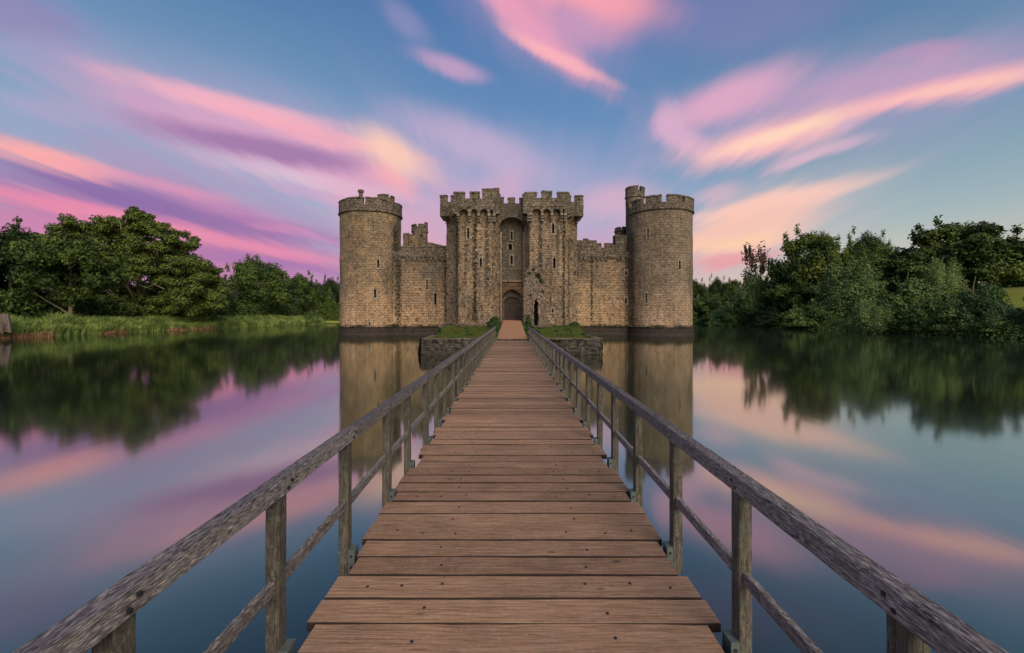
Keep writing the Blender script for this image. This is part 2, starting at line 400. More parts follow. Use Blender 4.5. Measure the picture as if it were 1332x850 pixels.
        for k in range(len(inn) - 1):
            a, b, c, d = inn[k], inn[k + 1], out[k + 1], out[k]
            s.face([P(a, d0), P(b, d0), P(c, d0), P(d, d0)], [(uc + q[0], q[1]) for q in (a, b, c, d)], mat)
            s.face([P(a, d0), P(a, d1), P(b, d1), P(b, d0)], None, mat)
            s.face([P(d, d0), P(c, d0), P(c, d1), P(d, d1)], None, mat)
    def build(s, name, mats, parent=None, loc=None, smooth=False):
        me = bpy.data.meshes.new(name)
        V = np.array(s.v, dtype=np.float32)
        if loc is not None: V = V - np.array(loc, dtype=np.float32)
        me.from_pydata(V.tolist(), [], s.f)
        if not isinstance(mats, (list, tuple)): mats = [mats]
        for m in mats: me.materials.append(m)
        uvl = me.uv_layers.new(name='UVMap')
        uvl.data.foreach_set('uv', np.array(s.uv, dtype=np.float32).ravel())
        me.polygons.foreach_set('material_index', np.array(s.m, dtype=np.int32))
        if smooth:
            import bmesh
            bm = bmesh.new(); bm.from_mesh(me); bmesh.ops.remove_doubles(bm, verts=bm.verts, dist=1e-4)
            bm.to_mesh(me); bm.free()
            me.polygons.foreach_set('use_smooth', np.ones(len(me.polygons), dtype=bool))
        me.update()
        o = bpy.data.objects.new(name, me); C.objects.link(o)
        if parent: o.parent = parent
        if loc is not None: o.location = loc
        return o

def flat(p0, p1):
    """wall coordinates along p0->p1 (left to right seen from outside)"""
    t = Vector((p1[0] - p0[0], p1[1] - p0[1], 0)); L = t.length; t.normalize(); n = Vector((-t.y, t.x, 0))
    o = Vector((p0[0], p0[1], 0))
    return (lambda u, v, d: o + t * u + n * d + Vector((0, 0, v))), L
def ring(cx, cy, r):
    """wall coordinates round a drum: u = arc length, u=0 faces the camera side (-Y)"""
    def fn(u, v, d):
        a = u / r
        return Vector((cx + (r - d) * math.sin(a), cy - (r - d) * math.cos(a), v))
    return fn
def frontfn(Y):   # u = world x, facing -Y
    return lambda u, v, d: Vector((u, Y + d, v))
def px2u(cx, cy, r, px):
    k = (px - HX) / F; A = 1 + k * k; B = -2 * (k * cx + cy); Cc = cx * cx + cy * cy - r * r
    disc = B * B - 4 * A * Cc
    y = (-B - math.sqrt(max(0, disc))) / (2 * A)
    return math.atan2(k * y - cx, cy - y) * r, y
def tube(mb, pts, rads, n=8, jit=0):
    rings = []
    for i, p in enumerate(pts):
        p = Vector(p); d = (Vector(pts[min(i + 1, len(pts) - 1)]) - Vector(pts[max(i - 1, 0)])).normalized()
        a = d.orthogonal().normalized(); b = d.cross(a)
        rings.append([p + (a * math.cos(2 * PI * k / n) + b * math.sin(2 * PI * k / n)) * rads[i] * (1 + random.uniform(-jit, jit)) for k in range(n)])
    for i in range(len(rings) - 1):
        for k in range(n):
            mb.face([rings[i][k], rings[i][(k + 1) % n], rings[i + 1][(k + 1) % n], rings[i + 1][k]])
    mb.face(rings[-1]); mb.face(rings[0][::-1])
def beam(mb, p0, p1, w, h, ch=.008, seg=.12, amp=.003, seed=0., mat=0, topmat=0):
    """a squared timber with chamfered, slightly worn edges; w = across, h = up"""
    p0, p1 = Vector(p0), Vector(p1); d = p1 - p0; L = d.length; d.normalize()
    side = d.cross(Vector((0, 0, 1)))
    if side.length < 1e-3: side = Vector((1, 0, 0))
    side.normalize(); up = side.cross(d).normalized()
    n = max(1, int(L / seg))
    prof = [(-w/2+ch, -h/2), (w/2-ch, -h/2), (w/2, -h/2+ch), (w/2, h/2-ch), (w/2-ch, h/2), (-w/2+ch, h/2), (-w/2, h/2-ch), (-w/2, -h/2+ch)]
    R = []
    for k in range(n + 1):
        c = p0 + d * (L * k / n)
        r = []
        for (a, b) in prof:
            q = c + side * a + up * b
            q = q + mnoise.noise_vector(q * 5 + Vector((seed, seed * 2, 0))) * amp + mnoise.noise_vector(q * 19) * amp * .6
            r.append(q)
        R.append(r)
    for k in range(n):
        for j in range(8):
            mb.face([R[k][j], R[k + 1][j], R[k + 1][(j + 1) % 8], R[k][(j + 1) % 8]], None, topmat if (topmat and j in (3, 4, 5)) else mat)
    mb.face(R[0], None, mat); mb.face(R[-1][::-1], None, mat)
def voxels(mb, pred, x0, x1, y0, y1, z0, z1, s, jit=.08, mat=0):
    nx, ny, nz = [max(1, int(round((b - a) / s))) for a, b in ((x0, x1), (y0, y1), (z0, z1))]
    A = np.zeros((nx + 2, ny + 2, nz + 2), bool)
    for i in range(nx):
        for j in range(ny):
            for k in range(nz):
                A[i+1, j+1, k+1] = pred(x0 + (i + .5) * s, y0 + (j + .5) * s, z0 + (k + .5) * s)
    def P(i, j, k):
        p = Vector((x0 + i * s, y0 + j * s, z0 + k * s)); q = p * 2.3
        return p + mnoise.noise_vector(q) * jit + mnoise.noise_vector(q * 3.1) * jit * .5
    D = [((1,0,0), [(1,0,0),(1,1,0),(1,1,1),(1,0,1)]), ((-1,0,0), [(0,1,0),(0,0,0),(0,0,1),(0,1,1)]),
         ((0,1,0), [(1,1,0),(0,1,0),(0,1,1),(1,1,1)]), ((0,-1,0), [(0,0,0),(1,0,0),(1,0,1),(0,0,1)]),
         ((0,0,1), [(0,0,1),(1,0,1),(1,1,1),(0,1,1)]), ((0,0,-1), [(0,1,0),(1,1,0),(1,0,0),(0,0,0)])]
    for i in range(nx):
        for j in range(ny):
            for k in range(nz):
                if not A[i+1, j+1, k+1]: continue
                for (dx, dy, dz), q in D:
                    if not A[i+1+dx, j+1+dy, k+1+dz]:
                        mb.face([P(i + a, j + b, k + c) for a, b, c in q], None, mat)

def quads_object(name, Vt, mats, parent=None, midx=None):
    """Vt: (N,4,3) array of loose quads"""
    N = len(Vt)
    me = bpy.data.meshes.new(name)
    me.vertices.add(N * 4); me.vertices.foreach_set('co', Vt.astype(np.float32).ravel())
    me.loops.add(N * 4); me.loops.foreach_set('vertex_index', np.arange(N * 4, dtype=np.int32))
    me.polygons.add(N); me.polygons.foreach_set('loop_start', np.arange(0, N * 4, 4, dtype=np.int32))
    if not isinstance(mats, (list, tuple)): mats = [mats]
    for m in mats: me.materials.append(m)
    if midx is not None: me.polygons.foreach_set('material_index', midx.astype(np.int32))
    me.update(calc_edges=True)
    o = bpy.data.objects.new(name, me); C.objects.link(o)
    if parent: o.parent = parent
    return o
def leaf_quads(c, nrm, size, asp=.6, dirv=None):
    N = len(c)
    nrm = nrm / np.maximum(np.linalg.norm(nrm, axis=1, keepdims=True), 1e-6)
    r = rng.normal(size=(N, 3)) if dirv is None else dirv
    t = np.cross(nrm, r); t /= np.maximum(np.linalg.norm(t, axis=1, keepdims=True), 1e-6)
    b = np.cross(nrm, t)
    s = size[:, None]
    return np.stack([c + t * s, c + b * s * asp, c - t * s * .9, c - b * s * asp], axis=1)

# ------------------------------------------------------------------ WORLD: sky with sunset clouds
def sky_dir(px, py):
    u, v = (px - HX) / F, (HY - py) / F
    return math.atan(u), math.atan(v / math.sqrt(1 + u * u))
def make_world():
    w = bpy.data.worlds.new("World"); SC.world = w; w.use_nodes = True
    nt = NT(w.node_tree)
    out = nt.new('ShaderNodeOutputWorld'); bg = nt.new('ShaderNodeBackground'); nt.l.new(bg.outputs[0], out.inputs[0])
    tc = nt.new('ShaderNodeTexCoord').outputs['Generated']
    sep = nt.new('ShaderNodeSeparateXYZ'); nt.l.new(tc, sep.inputs[0]); X, Y, Z = sep.outputs
    az = nt.math('ARCTAN2', X, Y); el = nt.math('ARCSINE', Z)
    # cloud-deck coordinates: streaks run with the wind and converge at the horizon
    zc = nt.math('ADD', nt.math('MAXIMUM', Z, 0), .09)
    pl = nt.new('ShaderNodeCombineXYZ'); nt._set(pl.inputs[0], nt.math('DIVIDE', X, zc)); nt._set(pl.inputs[1], nt.math('DIVIDE', Y, zc))
    nA = nt.noise(nt.mapping(pl.outputs[0], rot=(0, 0, .10), scale=(1.7, .30, 1)), 1, 6, .58, .4)
    nB = nt.noise(nt.mapping(pl.outputs[0], loc=(7, 3, 0), rot=(0, 0, -.1), scale=(4.5, .55, 1)), 1, 5, .6, .2)
    nC = nt.noise(nt.mapping(pl.outputs[0], loc=(17, 13, 0), scale=(.55, .25, 1)), 1, 4, .5)
    wa = nt.math('MULTIPLY', nt.math('SUBTRACT', nA, .5), .12)
    nD = nt.noise(nt.mapping(pl.outputs[0], loc=(2, 31, 0), rot=(0, 0, .05), scale=(13, 1.5, 1)), 1, 4, .6, .3)
    stx = nt.math('ADD', nt.math('MULTIPLY', nB, .45), nt.math('ADD', nt.math('MULTIPLY', nA, .42), nt.math('MULTIPLY', nD, .13)))
    stx = nt.math('MULTIPLY', nt.math('SUBTRACT', stx, .5), 1.35)
    we = nt.math('MULTIPLY', nt.math('SUBTRACT', nC, .5), .08)
    we = nt.math('ADD', we, nt.math('MULTIPLY', nt.math('SUBTRACT', nB, .5), .035))
    cc = nt.new('ShaderNodeCombineXYZ'); nt._set(cc.inputs[0], nt.math('ADD', az, wa)); nt._set(cc.inputs[1], nt.math('ADD', el, we))
    # clear-sky gradient
    left = nt.ramp(el, [(0, lin((176, 128, 175))), (.10, lin((178, 152, 192))), (.22, lin((158, 180, 206))), (.36, lin((128, 164, 198))), (.60, lin((76, 120, 172))), (1, lin((52, 84, 138)))])
    mid = nt.ramp(el, [(0, lin((232, 178, 165))), (.08, lin((208, 170, 190))), (.22, lin((150, 170, 206))), (.40, lin((104, 144, 192))), (.60, lin((80, 122, 176))), (1, lin((50, 82, 138)))])
    right = nt.ramp(el, [(0, lin((236, 196, 160))), (.07, lin((216, 206, 184))), (.18, lin((164, 184, 190))), (.32, lin((118, 154, 182))), (.55, lin((86, 124, 168))), (1, lin((48, 80, 134)))])
    base = nt.mix(nt.sstep(az, -.55, .0), left, mid)
    base = nt.mix(nt.sstep(az, .1, .7), base, right)
    st = nt.new('ShaderNodeTexSky', sky_type='NISHITA'); st.sun_disc = False
    st.sun_elevation = math.radians(SUN_EL); st.sun_rotation = math.radians(SUN_ROT); st.air_density = 1.2; st.ozone_density = 2
    nish = nt.mix(1, st.outputs[0], (.07, .07, .07, 1), 'MULTIPLY')
    col = nt.mix(.12, base, nish)
    for (x1, y1, x2, y2, hw, c, a) in STROKES:
        a1, e1 = sky_dir(x1, y1); a2, e2 = sky_dir(x2, y2)
        L = math.hypot(a2 - a1, e2 - e1) / 2; ang = math.atan2(e2 - e1, a2 - a1)
        mx, my = (x1 + x2) / 2, (y1 + y2) / 2
        dl = math.hypot(x2 - x1, y2 - y1) or 1
        nx, ny = -(y2 - y1) / dl, (x2 - x1) / dl
        b1 = sky_dir(mx + nx * hw, my + ny * hw); b0 = sky_dir(mx - nx * hw, my - ny * hw)
        W = math.hypot(b1[0] - b0[0], b1[1] - b0[1]) / 2
        v = nt.mapping(cc.outputs[0], loc=((a1 + a2) / 2, (e1 + e2) / 2, 0), rot=(0, 0, ang), scale=(L * 1.12, W * 1.25, 1), typ='TEXTURE')
        d2 = nt.vmath('DOT_PRODUCT', v, v)
        g = nt.math('POWER', 2.718, nt.math('MULTIPLY', d2, -1))
        f = nt.math('MULTIPLY', nt.math('MULTIPLY', nt.sstep(nt.math('ADD', g, stx), .04, .96), nt.sstep(g, .02, .3)), a, clamp=True)
        col = nt.mix(f, col, lin(c))
    # a few thin wisps all round the sky
    f = nt.math('MULTIPLY', nt.sstep(nA, .55, .85), .14)
    f = nt.math('MULTIPLY', f, nt.sstep(el, .0, .15))
    col = nt.mix(f, col, lin((190, 160, 195)))
    nt.l.new(col, bg.inputs[0]); bg.inputs[1].default_value = 1.0
    return w
SUN_EL, SUN_ROT = 36, 160
STROKES = [
 # soft veils under the brighter cloud
 (120, 95, 620, 250, 52, (196, 168, 204), .40),
 (-60, 190, 440, 320, 85, (190, 150, 190), .40),
 (590, -40, 800, 70, 55, (196, 160, 200), .45),
 (850, 180, 1380, 70, 58, (186, 164, 200), .42),
 (880, 330, 1130, 240, 40, (226, 196, 196), .45),
 (520, 200, 860, 300, 60, (196, 176, 206), .45),
 (700, -30, 850, 30, 30, (236, 158, 182), .5),
 # left masses
 (-60, 215, 430, 345, 62, (178, 128, 176), .80),
 (-80, 262, 440, 372, 50, (200, 126, 168), .65),
 (-60, 196, 330, 292, 20, (130, 106, 166), .80),
 (-40, 166, 150, 224, 12, (255, 176, 170), .95),
 (60, 198, 300, 258, 9, (232, 152, 182), .6),
 (180, 240, 420, 308, 11, (206, 140, 184), .5),
 (-60, 244, 260, 300, 11, (240, 142, 172), .75),
 (150, 288, 450, 345, 10, (240, 146, 174), .75),
 (-60, 285, 160, 320, 14, (214, 132, 172), .55),
 (180, 268, 450, 316, 11, (150, 116, 170), .65),
 (330, 290, 440, 318, 5, (226, 150, 190), .5),
 (260, 335, 450, 360, 12, (160, 118, 175), .6),
 # centre left streak
 (150, 112, 560, 246, 27, (224, 164, 196), .80),
 (190, 102, 440, 168, 10, (252, 182, 196), .75),
 (205, 158, 470, 216, 12, (156, 118, 168), .85),
 (300, 138, 545, 212, 9, (250, 174, 188), .7),
 (470, 176, 560, 236, 20, (255, 206, 184), .85),
 (490, 222, 545, 262, 12, (255, 176, 176), .6),
 (300, 205, 530, 262, 9, (232, 200, 216), .6),
 (340, 232, 500, 276, 6, (214, 170, 206), .5),
 (440, 262, 610, 330, 34, (232, 168, 190), .6),
 (530, 156, 700, 224, 24, (208, 178, 208), .6),
 (560, 290, 690, 240, 22, (224, 170, 196), .5),
 (750, 268, 850, 250, 20, (232, 178, 196), .6),
 (740, 310, 850, 300, 18, (206, 164, 192), .6),
 (590, 330, 900, 340, 20, (232, 160, 170), .5),
 # top centre
 (590, -50, 775, 112, 17, (240, 164, 188), .85),
 (640, -30, 720, 40, 26, (236, 158, 184), .7),
 (680, -20, 860, 14, 26, (252, 164, 176), .85),
 (690, 34, 810, 50, 22, (222, 158, 190), .6),
 (655, 45, 790, 112, 8, (255, 182, 188), .8),
 (505, 10, 560, 60, 14, (160, 150, 196), .5),
 (545, 78, 628, 108, 12, (208, 164, 198), .75),
 # top left
 (-40, 0, 120, 40, 26, (150, 132, 180), .6),
 (-20, 60, 130, 70, 18, (160, 160, 198), .4),
 (-20, 118, 160, 150, 14, (184, 166, 200), .5),
 # right band
 (878, 156, 1030, 92, 22, (226, 170, 198), .9),
 (866, 138, 908, 205, 18, (220, 176, 204), .85),
 (985, 172, 1040, 150, 7, (152, 134, 180), .6),
 (1000, 136, 1345, 72, 30, (200, 160, 194), .75),
 (1140, 80, 1240, 66, 10, (206, 152, 192), .5),
 (890, 208, 1120, 148, 21, (250, 190, 192), 1.0),
 (930, 198, 1110, 144, 9, (255, 216, 190), .9),
 (1080, 150, 1370, 84, 14, (250, 182, 188), .9),
 (1140, 138, 1350, 92, 7, (255, 204, 186), .6),
 (1000, 220, 1130, 182, 8, (226, 184, 202), .75),
 (1085, 170, 1110, 160, 8, (206, 176, 204), .6),
 (840, 30, 1100, 0, 40, (146, 134, 184), .4),
 (890, 292, 1118, 234, 11, (252, 204, 192), .9),
 (895, 262, 960, 244, 12, (228, 184, 196), .6),
 (890, 326, 1060, 270, 28, (252, 198, 180), .85),
 (900, 346, 1010, 330, 10, (232, 152, 164), .7),
 (900, 324, 1010, 300, 8, (255, 210, 170), .7),

]
make_world()

# ------------------------------------------------------------------ terrain and water
def terrain():
    xs = [-3000, -1200, -500, -250, -150, -110] + [x for x in range(-100, -60, 4)] + [-60.5, -59.6, -59, -58.4, -57.5] + list(range(-50, 50, 20)) + [55.5, 56.4, 57, 58, 60] + [x for x in range(63, 130, 4)] + [140, 160, 200, 300, 500, 1200, 3000]
    ys = [-3000, -600, -150, -60, -20, -8, -4.2, -3.4, -2.8] + list(range(0, 135, 5)) + [137, 139, 140, 141.5, 144] + list(range(148, 220, 8)) + [240, 280, 350, 500, 1000, 4000]
    def h(x, y):
        n = mnoise.noise(Vector((x * .05, y * .05, 0)))
        d = max(-58.6 - x, x - 56.6, y - 140.2, -3.2 - y)
        d += n * .4
        if d < 0: return -1.5
        z = min(.85, .2 + d * .45)
        if d > 3: z = .85 + n * .15
        if x > 60:
            t = min(1, max(0, (x - 66) / 46)); t = t * t * (3 - 2 * t); z += t * 8.0
            if x > 120: z += min(6, (x - 120) * .01)
        if x < -62: z += min(1.0, (-62 - x) * .03)
        if y > 160: z += min(4, (y - 160) * .02)
        return z
    mb = MB()
    G = [[(x, y, h(x, y)) for y in ys] for x in xs]
    for i in range(len(xs) - 1):
        for j in range(len(ys) - 1):
            mb.face([G[i][j], G[i+1][j], G[i+1][j+1], G[i][j+1]], [(0, 0)] * 4)
    o = mb.build('ground', M['ground'], smooth=True); tag(o, kind='structure')
    return h
GH = terrain()
mb = MB(); mb.face([(-64, -9, 0), (62, -9, 0), (62, 146, 0), (-64, 146, 0)])
tag(mb.build('moat_water', M['water']), kind='structure')

# ------------------------------------------------------------------ footbridge
DZ = EYE - 1.75
bridge = tag(empty('footbridge', (0, 0, DZ)), 'long timber footbridge of red brown planks with grey weathered railings across the moat', 'footbridge')
PITCH = .2384
def plank_into(mb, y0, y1, x0, x1, z, tilt, th=.05, seed=0):
    L = x1 - x0; n = 8 if y0 > 9 or y0 < 1.8 else 26; ch = .005
    prof = [(y0 + ch, 0), (y1 - ch, 0), (y1, -ch), (y1, -th), (y0, -th), (y0, -ch)]
    R = []
    for k in range(n + 1):
        x = x0 + L * k / n; r = []
        for (y, zz) in prof:
            q = Vector((x, y, zz)); nn = mnoise.noise(Vector((x * 1.3, seed * 3.1, (y > (y0 + y1) / 2) * 5.)))
            r.append((x, y + nn * .004 + mnoise.noise(Vector((x * 9, seed * 2.3, y * 40))) * .0028, z + zz + tilt * (y - (y0 + y1) / 2) + nn * .003))
        R.append(r)
    for k in range(n):
        for j in range(6):
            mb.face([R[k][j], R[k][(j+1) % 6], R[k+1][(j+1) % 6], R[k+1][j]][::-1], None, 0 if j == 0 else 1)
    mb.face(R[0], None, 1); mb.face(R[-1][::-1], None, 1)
YB = [2.582 - PITCH * 2 + PITCH * k for k in range(121)]      # plank joints
known = [2.582, 2.811, 3.06, 3.293, 3.543, 3.781, 4.016, 4.281, 4.51, 4.744, 4.971, 5.211, 5.45]
for k, y in enumerate(known): YB[2 + k] = y
YB = [y for y in YB if y < 31.0]; YB[-1] = 31.0
rest = MB(); rpl = random.Random(3)
bolt_mb = MB()
def cyl_at(mb, c, r, h, n=8):
    b = [(c[0] + r * math.cos(2 * PI * k / n), c[1] + r * math.sin(2 * PI * k / n), c[2]) for k in range(n)]
    t = [(c[0] + r * .8 * math.cos(2 * PI * k / n), c[1] + r * .8 * math.sin(2 * PI * k / n), c[2] + h) for k in range(n)]
    for k in range(n): mb.face([b[k], b[(k+1) % n], t[(k+1) % n], t[k]])
    mb.face(t)
cyl_at(bolt_mb, (0, 0, -.002), .011, .006); bolt0 = None
for k in range(len(YB) - 1):
    y0, y1 = YB[k] + rpl.uniform(.002, .007), YB[k + 1] - rpl.uniform(.002, .007)
    yc = (y0 + y1) / 2
    dd_ = (yc - .42) % 1.0; near = dd_ < .16 or dd_ > .74
    ext = 1.112 if near else 1.172
    xa, xb = -ext + rpl.uniform(-.018, .012), ext + rpl.uniform(-.012, .018)
    z = rpl.uniform(-.006, .004); tl = rpl.uniform(-.025, .02)
    if k >= 100:
        plank_into(rest, y0, y1, xa, xb, z, tl, seed=k); continue
    mb = MB(); plank_into(mb, y0, y1, xa, xb, z, tl, seed=k)
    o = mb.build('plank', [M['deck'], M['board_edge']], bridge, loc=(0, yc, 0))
    if k < 22:
        xs_ = [-.52, .53] if k % 3 else [-.93, -.70, -.46, .46, .74, 1.0]
        for xx in xs_:
            x_ = xx + rpl.uniform(-.04, .04); yy = rpl.uniform(-.03, .03)
            if bolt0 is None: bolt0 = bolt_mb.build('bolt', M['bolt'], o); b = bolt0
            else:
                b = bolt0.copy(); C.objects.link(b); b.parent = o
            b.location = (x_, yy, z + tl * yy + .001)
y = YB[0]
while y > -3.2:
    plank_into(rest, y - PITCH + .004, y - .004, -1.15, 1.15, 0, 0, seed=y); y -= PITCH
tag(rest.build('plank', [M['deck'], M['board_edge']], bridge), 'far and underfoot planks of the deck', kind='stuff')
# under-structure
for x in (-1.0, -.35, .35, 1.0):
    mb = MB(); beam(mb, (x, -3.3, -.149), (x, 31.2, -.149), .12, .19, seg=2, amp=.002); mb.build('bearer', M['beam'], bridge)
yy = -1.1
while yy < 30.5:
    mb = MB(); beam(mb, (-1.2, yy, -.34), (1.2, yy, -.34), .16, .16, seg=.6); mb.build('crossbeam', M['beam'], bridge)
    for x in (-.95, .95):
        mb = MB(); tube(mb, [(x, yy, -2.6), (x, yy, -.42)], [.13, .12], 10, .03); mb.build('pile', M['beam'], bridge)
    yy += 4.0
# posts with brackets
for sgn in (-1, 1):
    p0 = None
    for i in range(-3, 34):
        Y = .42 + i * 1.0 + .0
        if Y > 34.2: break
        zb = -.17 if Y < 30.6 else -.25
        h = .81
        if p0 is None:
            mb = MB(); beam(mb, (sgn * 1.232, 0, -.17), (sgn * 1.232, 0, .812), .07, .085, .004, .06, .0015, seed=sgn)
            # beam() maps w across x for vertical beams
            p0 = mb.build('post', M['post'], bridge)
            bm_ = MB()
            fx = sgn * 1.187
            fn = lambda u, v, d: Vector((sgn * u, d, v))
            bm_.blk(fn, 1.150, 1.196, -.168, .03, -.048, .048, .1, .3)
            br = bm_.build('bracket', M['bracket'], p0)
            fnb = lambda u, v, d: Vector((sgn * u, d, v))
            for vz in (-.10, -.02):
                bb = MB(); bb.blk(fnb, 1.165, 1.181, vz, vz + .016, -.054, -.046, .1, .1); bb.build('bolt', M['bolt'], br)
            p = p0
        else: p = copy_tree(p0, bridge)
        p.location = (rpl.uniform(-.006, .006), Y, rpl.uniform(-.008, 0))
        p.rotation_euler = (rpl.uniform(-.006, .006), rpl.uniform(-.006, .006), rpl.uniform(-.05, .05))
    # top rail in lengths, middle rail between posts
    ys = [-3.1, -.9, 3.48, 7.47, 11.43, 15.45, 19.4, 23.46, 27.4, 31.4, 33.9]
    for a, b in zip(ys[:-1], ys[1:]):
        dx = rpl.uniform(-.006, .006)
        mb = MB(); beam(mb, (sgn * (1.222 + dx), a + .002, .855 + rpl.uniform(-.004, .004)), (sgn * (1.222 + dx + rpl.uniform(-.005, .005)), b - .002, .855), .080, .090, .006, .07, .0022, seed=a, topmat=1)
        rl = mb.build('top_rail', [M['rail'], M['rail_top']], bridge)
        for q in range(-1, 12):
            if a < .42 + q < b:
                for (oy, oz) in ((-.018, .838), (.02, .868)):
                    m3 = MB(); m3.blk(lambda u, v, d: Vector((sgn * u, q + .42 + oy + d, v + oz)), 1.172, 1.183, -.007, .007, -.007, .007, .1, .1); m3.build('bolt', M['bolt'], rl)
    for i in range(-3, 33):
        a, b = .42 + i + .036, .42 + i + .964
        mb = MB(); j1, j2 = rpl.uniform(-.012, .012), rpl.uniform(-.012, .012)
        beam(mb, (sgn * 1.232, a - .01, .36 + j1), (sgn * 1.232, b + .01, .36 + j2), .034, .068, .004, .09, .002, seed=i)
        mb.build('middle_rail', M['rail'], bridge)

# ------------------------------------------------------------------ abutment island with turf and path
def island():
    top = 1.06
    root = tag(empty('bridge_abutment', (0, 33, 0)), 'dark mossy stone island platform where the footbridge lands before the gatehouse', 'abutment')
    pts = [(-6.15, 31.0), (6.1, 31.0), (6.2, 37.5), (8.6, 56), (8.6, 64), (-8.8, 64), (-8.6, 56), (-6.3, 36.5)]
    mb = MB(); cp = MB()
    for k in range(len(pts)):
        a, b = pts[k], pts[(k + 1) % len(pts)]
        fn, L = flat(a, b)
        fb = lambda u, v, d, fn=fn: fn(u, v, d - .12 * (1 - v / top) - 0)
        mb.panel(fb, 0, L, -.8, top, .18, .12, rough=.26)
        if k in (0, 1, 7):
            u = 0
            while u < L - .05:
                w = min(random.uniform(.45, .9), L - u)
                if not (k == 0 and 4.9 < u + w / 2 < 7.4) and random.random() > .07:
                    cp.blk(fn, u + .01, u + w - .01, top - .02, top + .05 + random.uniform(-.015, .02), -.04 + random.uniform(-.03, .03), .42, .3, .3, jit=.03)
                u += w
    Vn = Vector((0, -33, 0))
    o = mb.build('retaining_wall', M['retain'], root, loc=(0, 33, 0)); o.location = (0, 0, 0)
    o = cp.build('coping', M['coping'], root, loc=(0, 33, 0)); o.location = (0, 0, 0)
    # turf: grid with a mound under the path
    def hz(x, y):
        n = mnoise.noise(Vector((x * .6, y * .4, 3))) * .10
        t = min(1, max(0, (y - 33) / 25))
        z = top - .03 + n + .25 * t
        pz = path_z(y)
        k = min(1, max(0, 1 - (abs(x) - 1.15) / 1.3))
        if abs(x) < 1.15: return pz - .03
        return z + (max(z, pz - .02) - z) * k * k if y > 31.3 else min(z, pz)
    mt = MB()
    for i in range(-22, 22):
        for j in range(62, 126):
            x0, x1, y0, y1 = i * .4, i * .4 + .4, j * .5, j * .5 + .5
            def lim(y): return 6.1 if y < 37 else 6.1 + (y - 37) * 2.4 / 19
            m_ = min(lim(y0), 8.5)
            if max(abs(x0), abs(x1)) > m_: 
                if min(abs(x0), abs(x1)) > m_: continue
                x0 = max(-m_, min(m_, x0)); x1 = max(-m_, min(m_, x1))
                if x1 - x0 < .02: continue
            mt.face([(x0, y0, hz(x0, y0)), (x1, y0, hz(x1, y0)), (x1, y1, hz(x1, y1)), (x0, y1, hz(x0, y1))])
    tag(mt.build('island_ground', M['turf'], smooth=True), kind='structure')
    return hz, top
def path_z(y):
    if y < 31: return DZ - .02
    t = min(1, (y - 31) / 27.5)
    return DZ - .015 + (2.03 - DZ) * (t ** 1.25)
hz, ITOP = island()
mb = MB()
for j in range(60):
    y0, y1 = 31 + j * .49, 31 + (j + 1) * .49
    for i in range(6):
        x0, x1 = -1.12 + i * 2.24 / 6, -1.12 + (i + 1) * 2.24 / 6
        w0 = 1 + .04 * mnoise.noise(Vector((0, y0 * .7, i)))
        w1 = 1 + .04 * mnoise.noise(Vector((0, y1 * .7, i)))
        c = lambda x, y: path_z(y) + .02 * (1 - (x / 1.15) ** 2)
        mb.face([(x0 * w0, y0, c(x0, y0)), (x1 * w0, y0, c(x1, y0)), (x1 * w1, y1, c(x1, y1)), (x0 * w1, y1, c(x0, y1))])
tag(mb.build('path', M['path'], smooth=True), kind='structure')

# blades of turf
def blades(n, xf, yf, hf, wf, cond, mats, name, zf, lean=.35, seed=1):
    r = np.random.default_rng(seed)
    x = r.uniform(*xf, n); y = r.uniform(*yf, n)
    keep = np.array([cond(a, b) for a, b in zip(x, y)]); x, y = x[keep], y[keep]; n = len(x)
    z = np.array([zf(a, b) for a, b in zip(x, y)]); h = r.uniform(*hf, n); w = r.uniform(*wf, n)
    a = r.uniform(0, 2 * PI, n); dx, dy = np.cos(a) * w, np.sin(a) * w
    lx, ly = r.normal(0, lean, n) * h, r.normal(0, lean, n) * h
    Vt = np.stack([np.stack([x - dx, y - dy, z - .03], 1), np.stack([x + dx, y + dy, z - .03], 1),
                   np.stack([x + lx + dx * .3, y + ly + dy * .3, z + h], 1), np.stack([x + lx - dx * .3, y + ly - dy * .3, z + h], 1)], 1)
    return Vt
def on_turf(x, y):
    m_ = 6.0 if y < 37 else 6.0 + (y - 37) * 2.4 / 19
    return 1.25 < abs(x) < m_ and mnoise.noise(Vector((x * .8, y * .5, 0))) > -.02
V1 = blades(42000, (-8.4, 8.4), (31.1, 60), (.02, .07), (.02, .05), on_turf, None, '', hz, seed=2)
tag(quads_object('grass', V1, M['grass']), 'short bright green turf on the stone island beside the path', 'grass', kind='stuff')
def on_weed(x, y):
    if abs(x) < 1.2: return False
    edge = abs(x) < 2.0 + .5 * mnoise.noise(Vector((x, y * .7, 9))) and y > 31.5
    lim = 6.2 if y < 37 else 6.2 + (y - 37) * 2.4 / 19
    if abs(x) > lim: return False
    rim = y > 54.5 or (y < 31.6 and random.random() < .25)
    pat = mnoise.noise(Vector((x * 1.1, y * .45, 40))) > .42
    return edge or rim and random.random() < .35 or pat
V2 = blades(20000, (-8.4, 8.4), (31.0, 58.5), (.05, .22), (.03, .09), on_weed, None, '', hz, .5, seed=4)
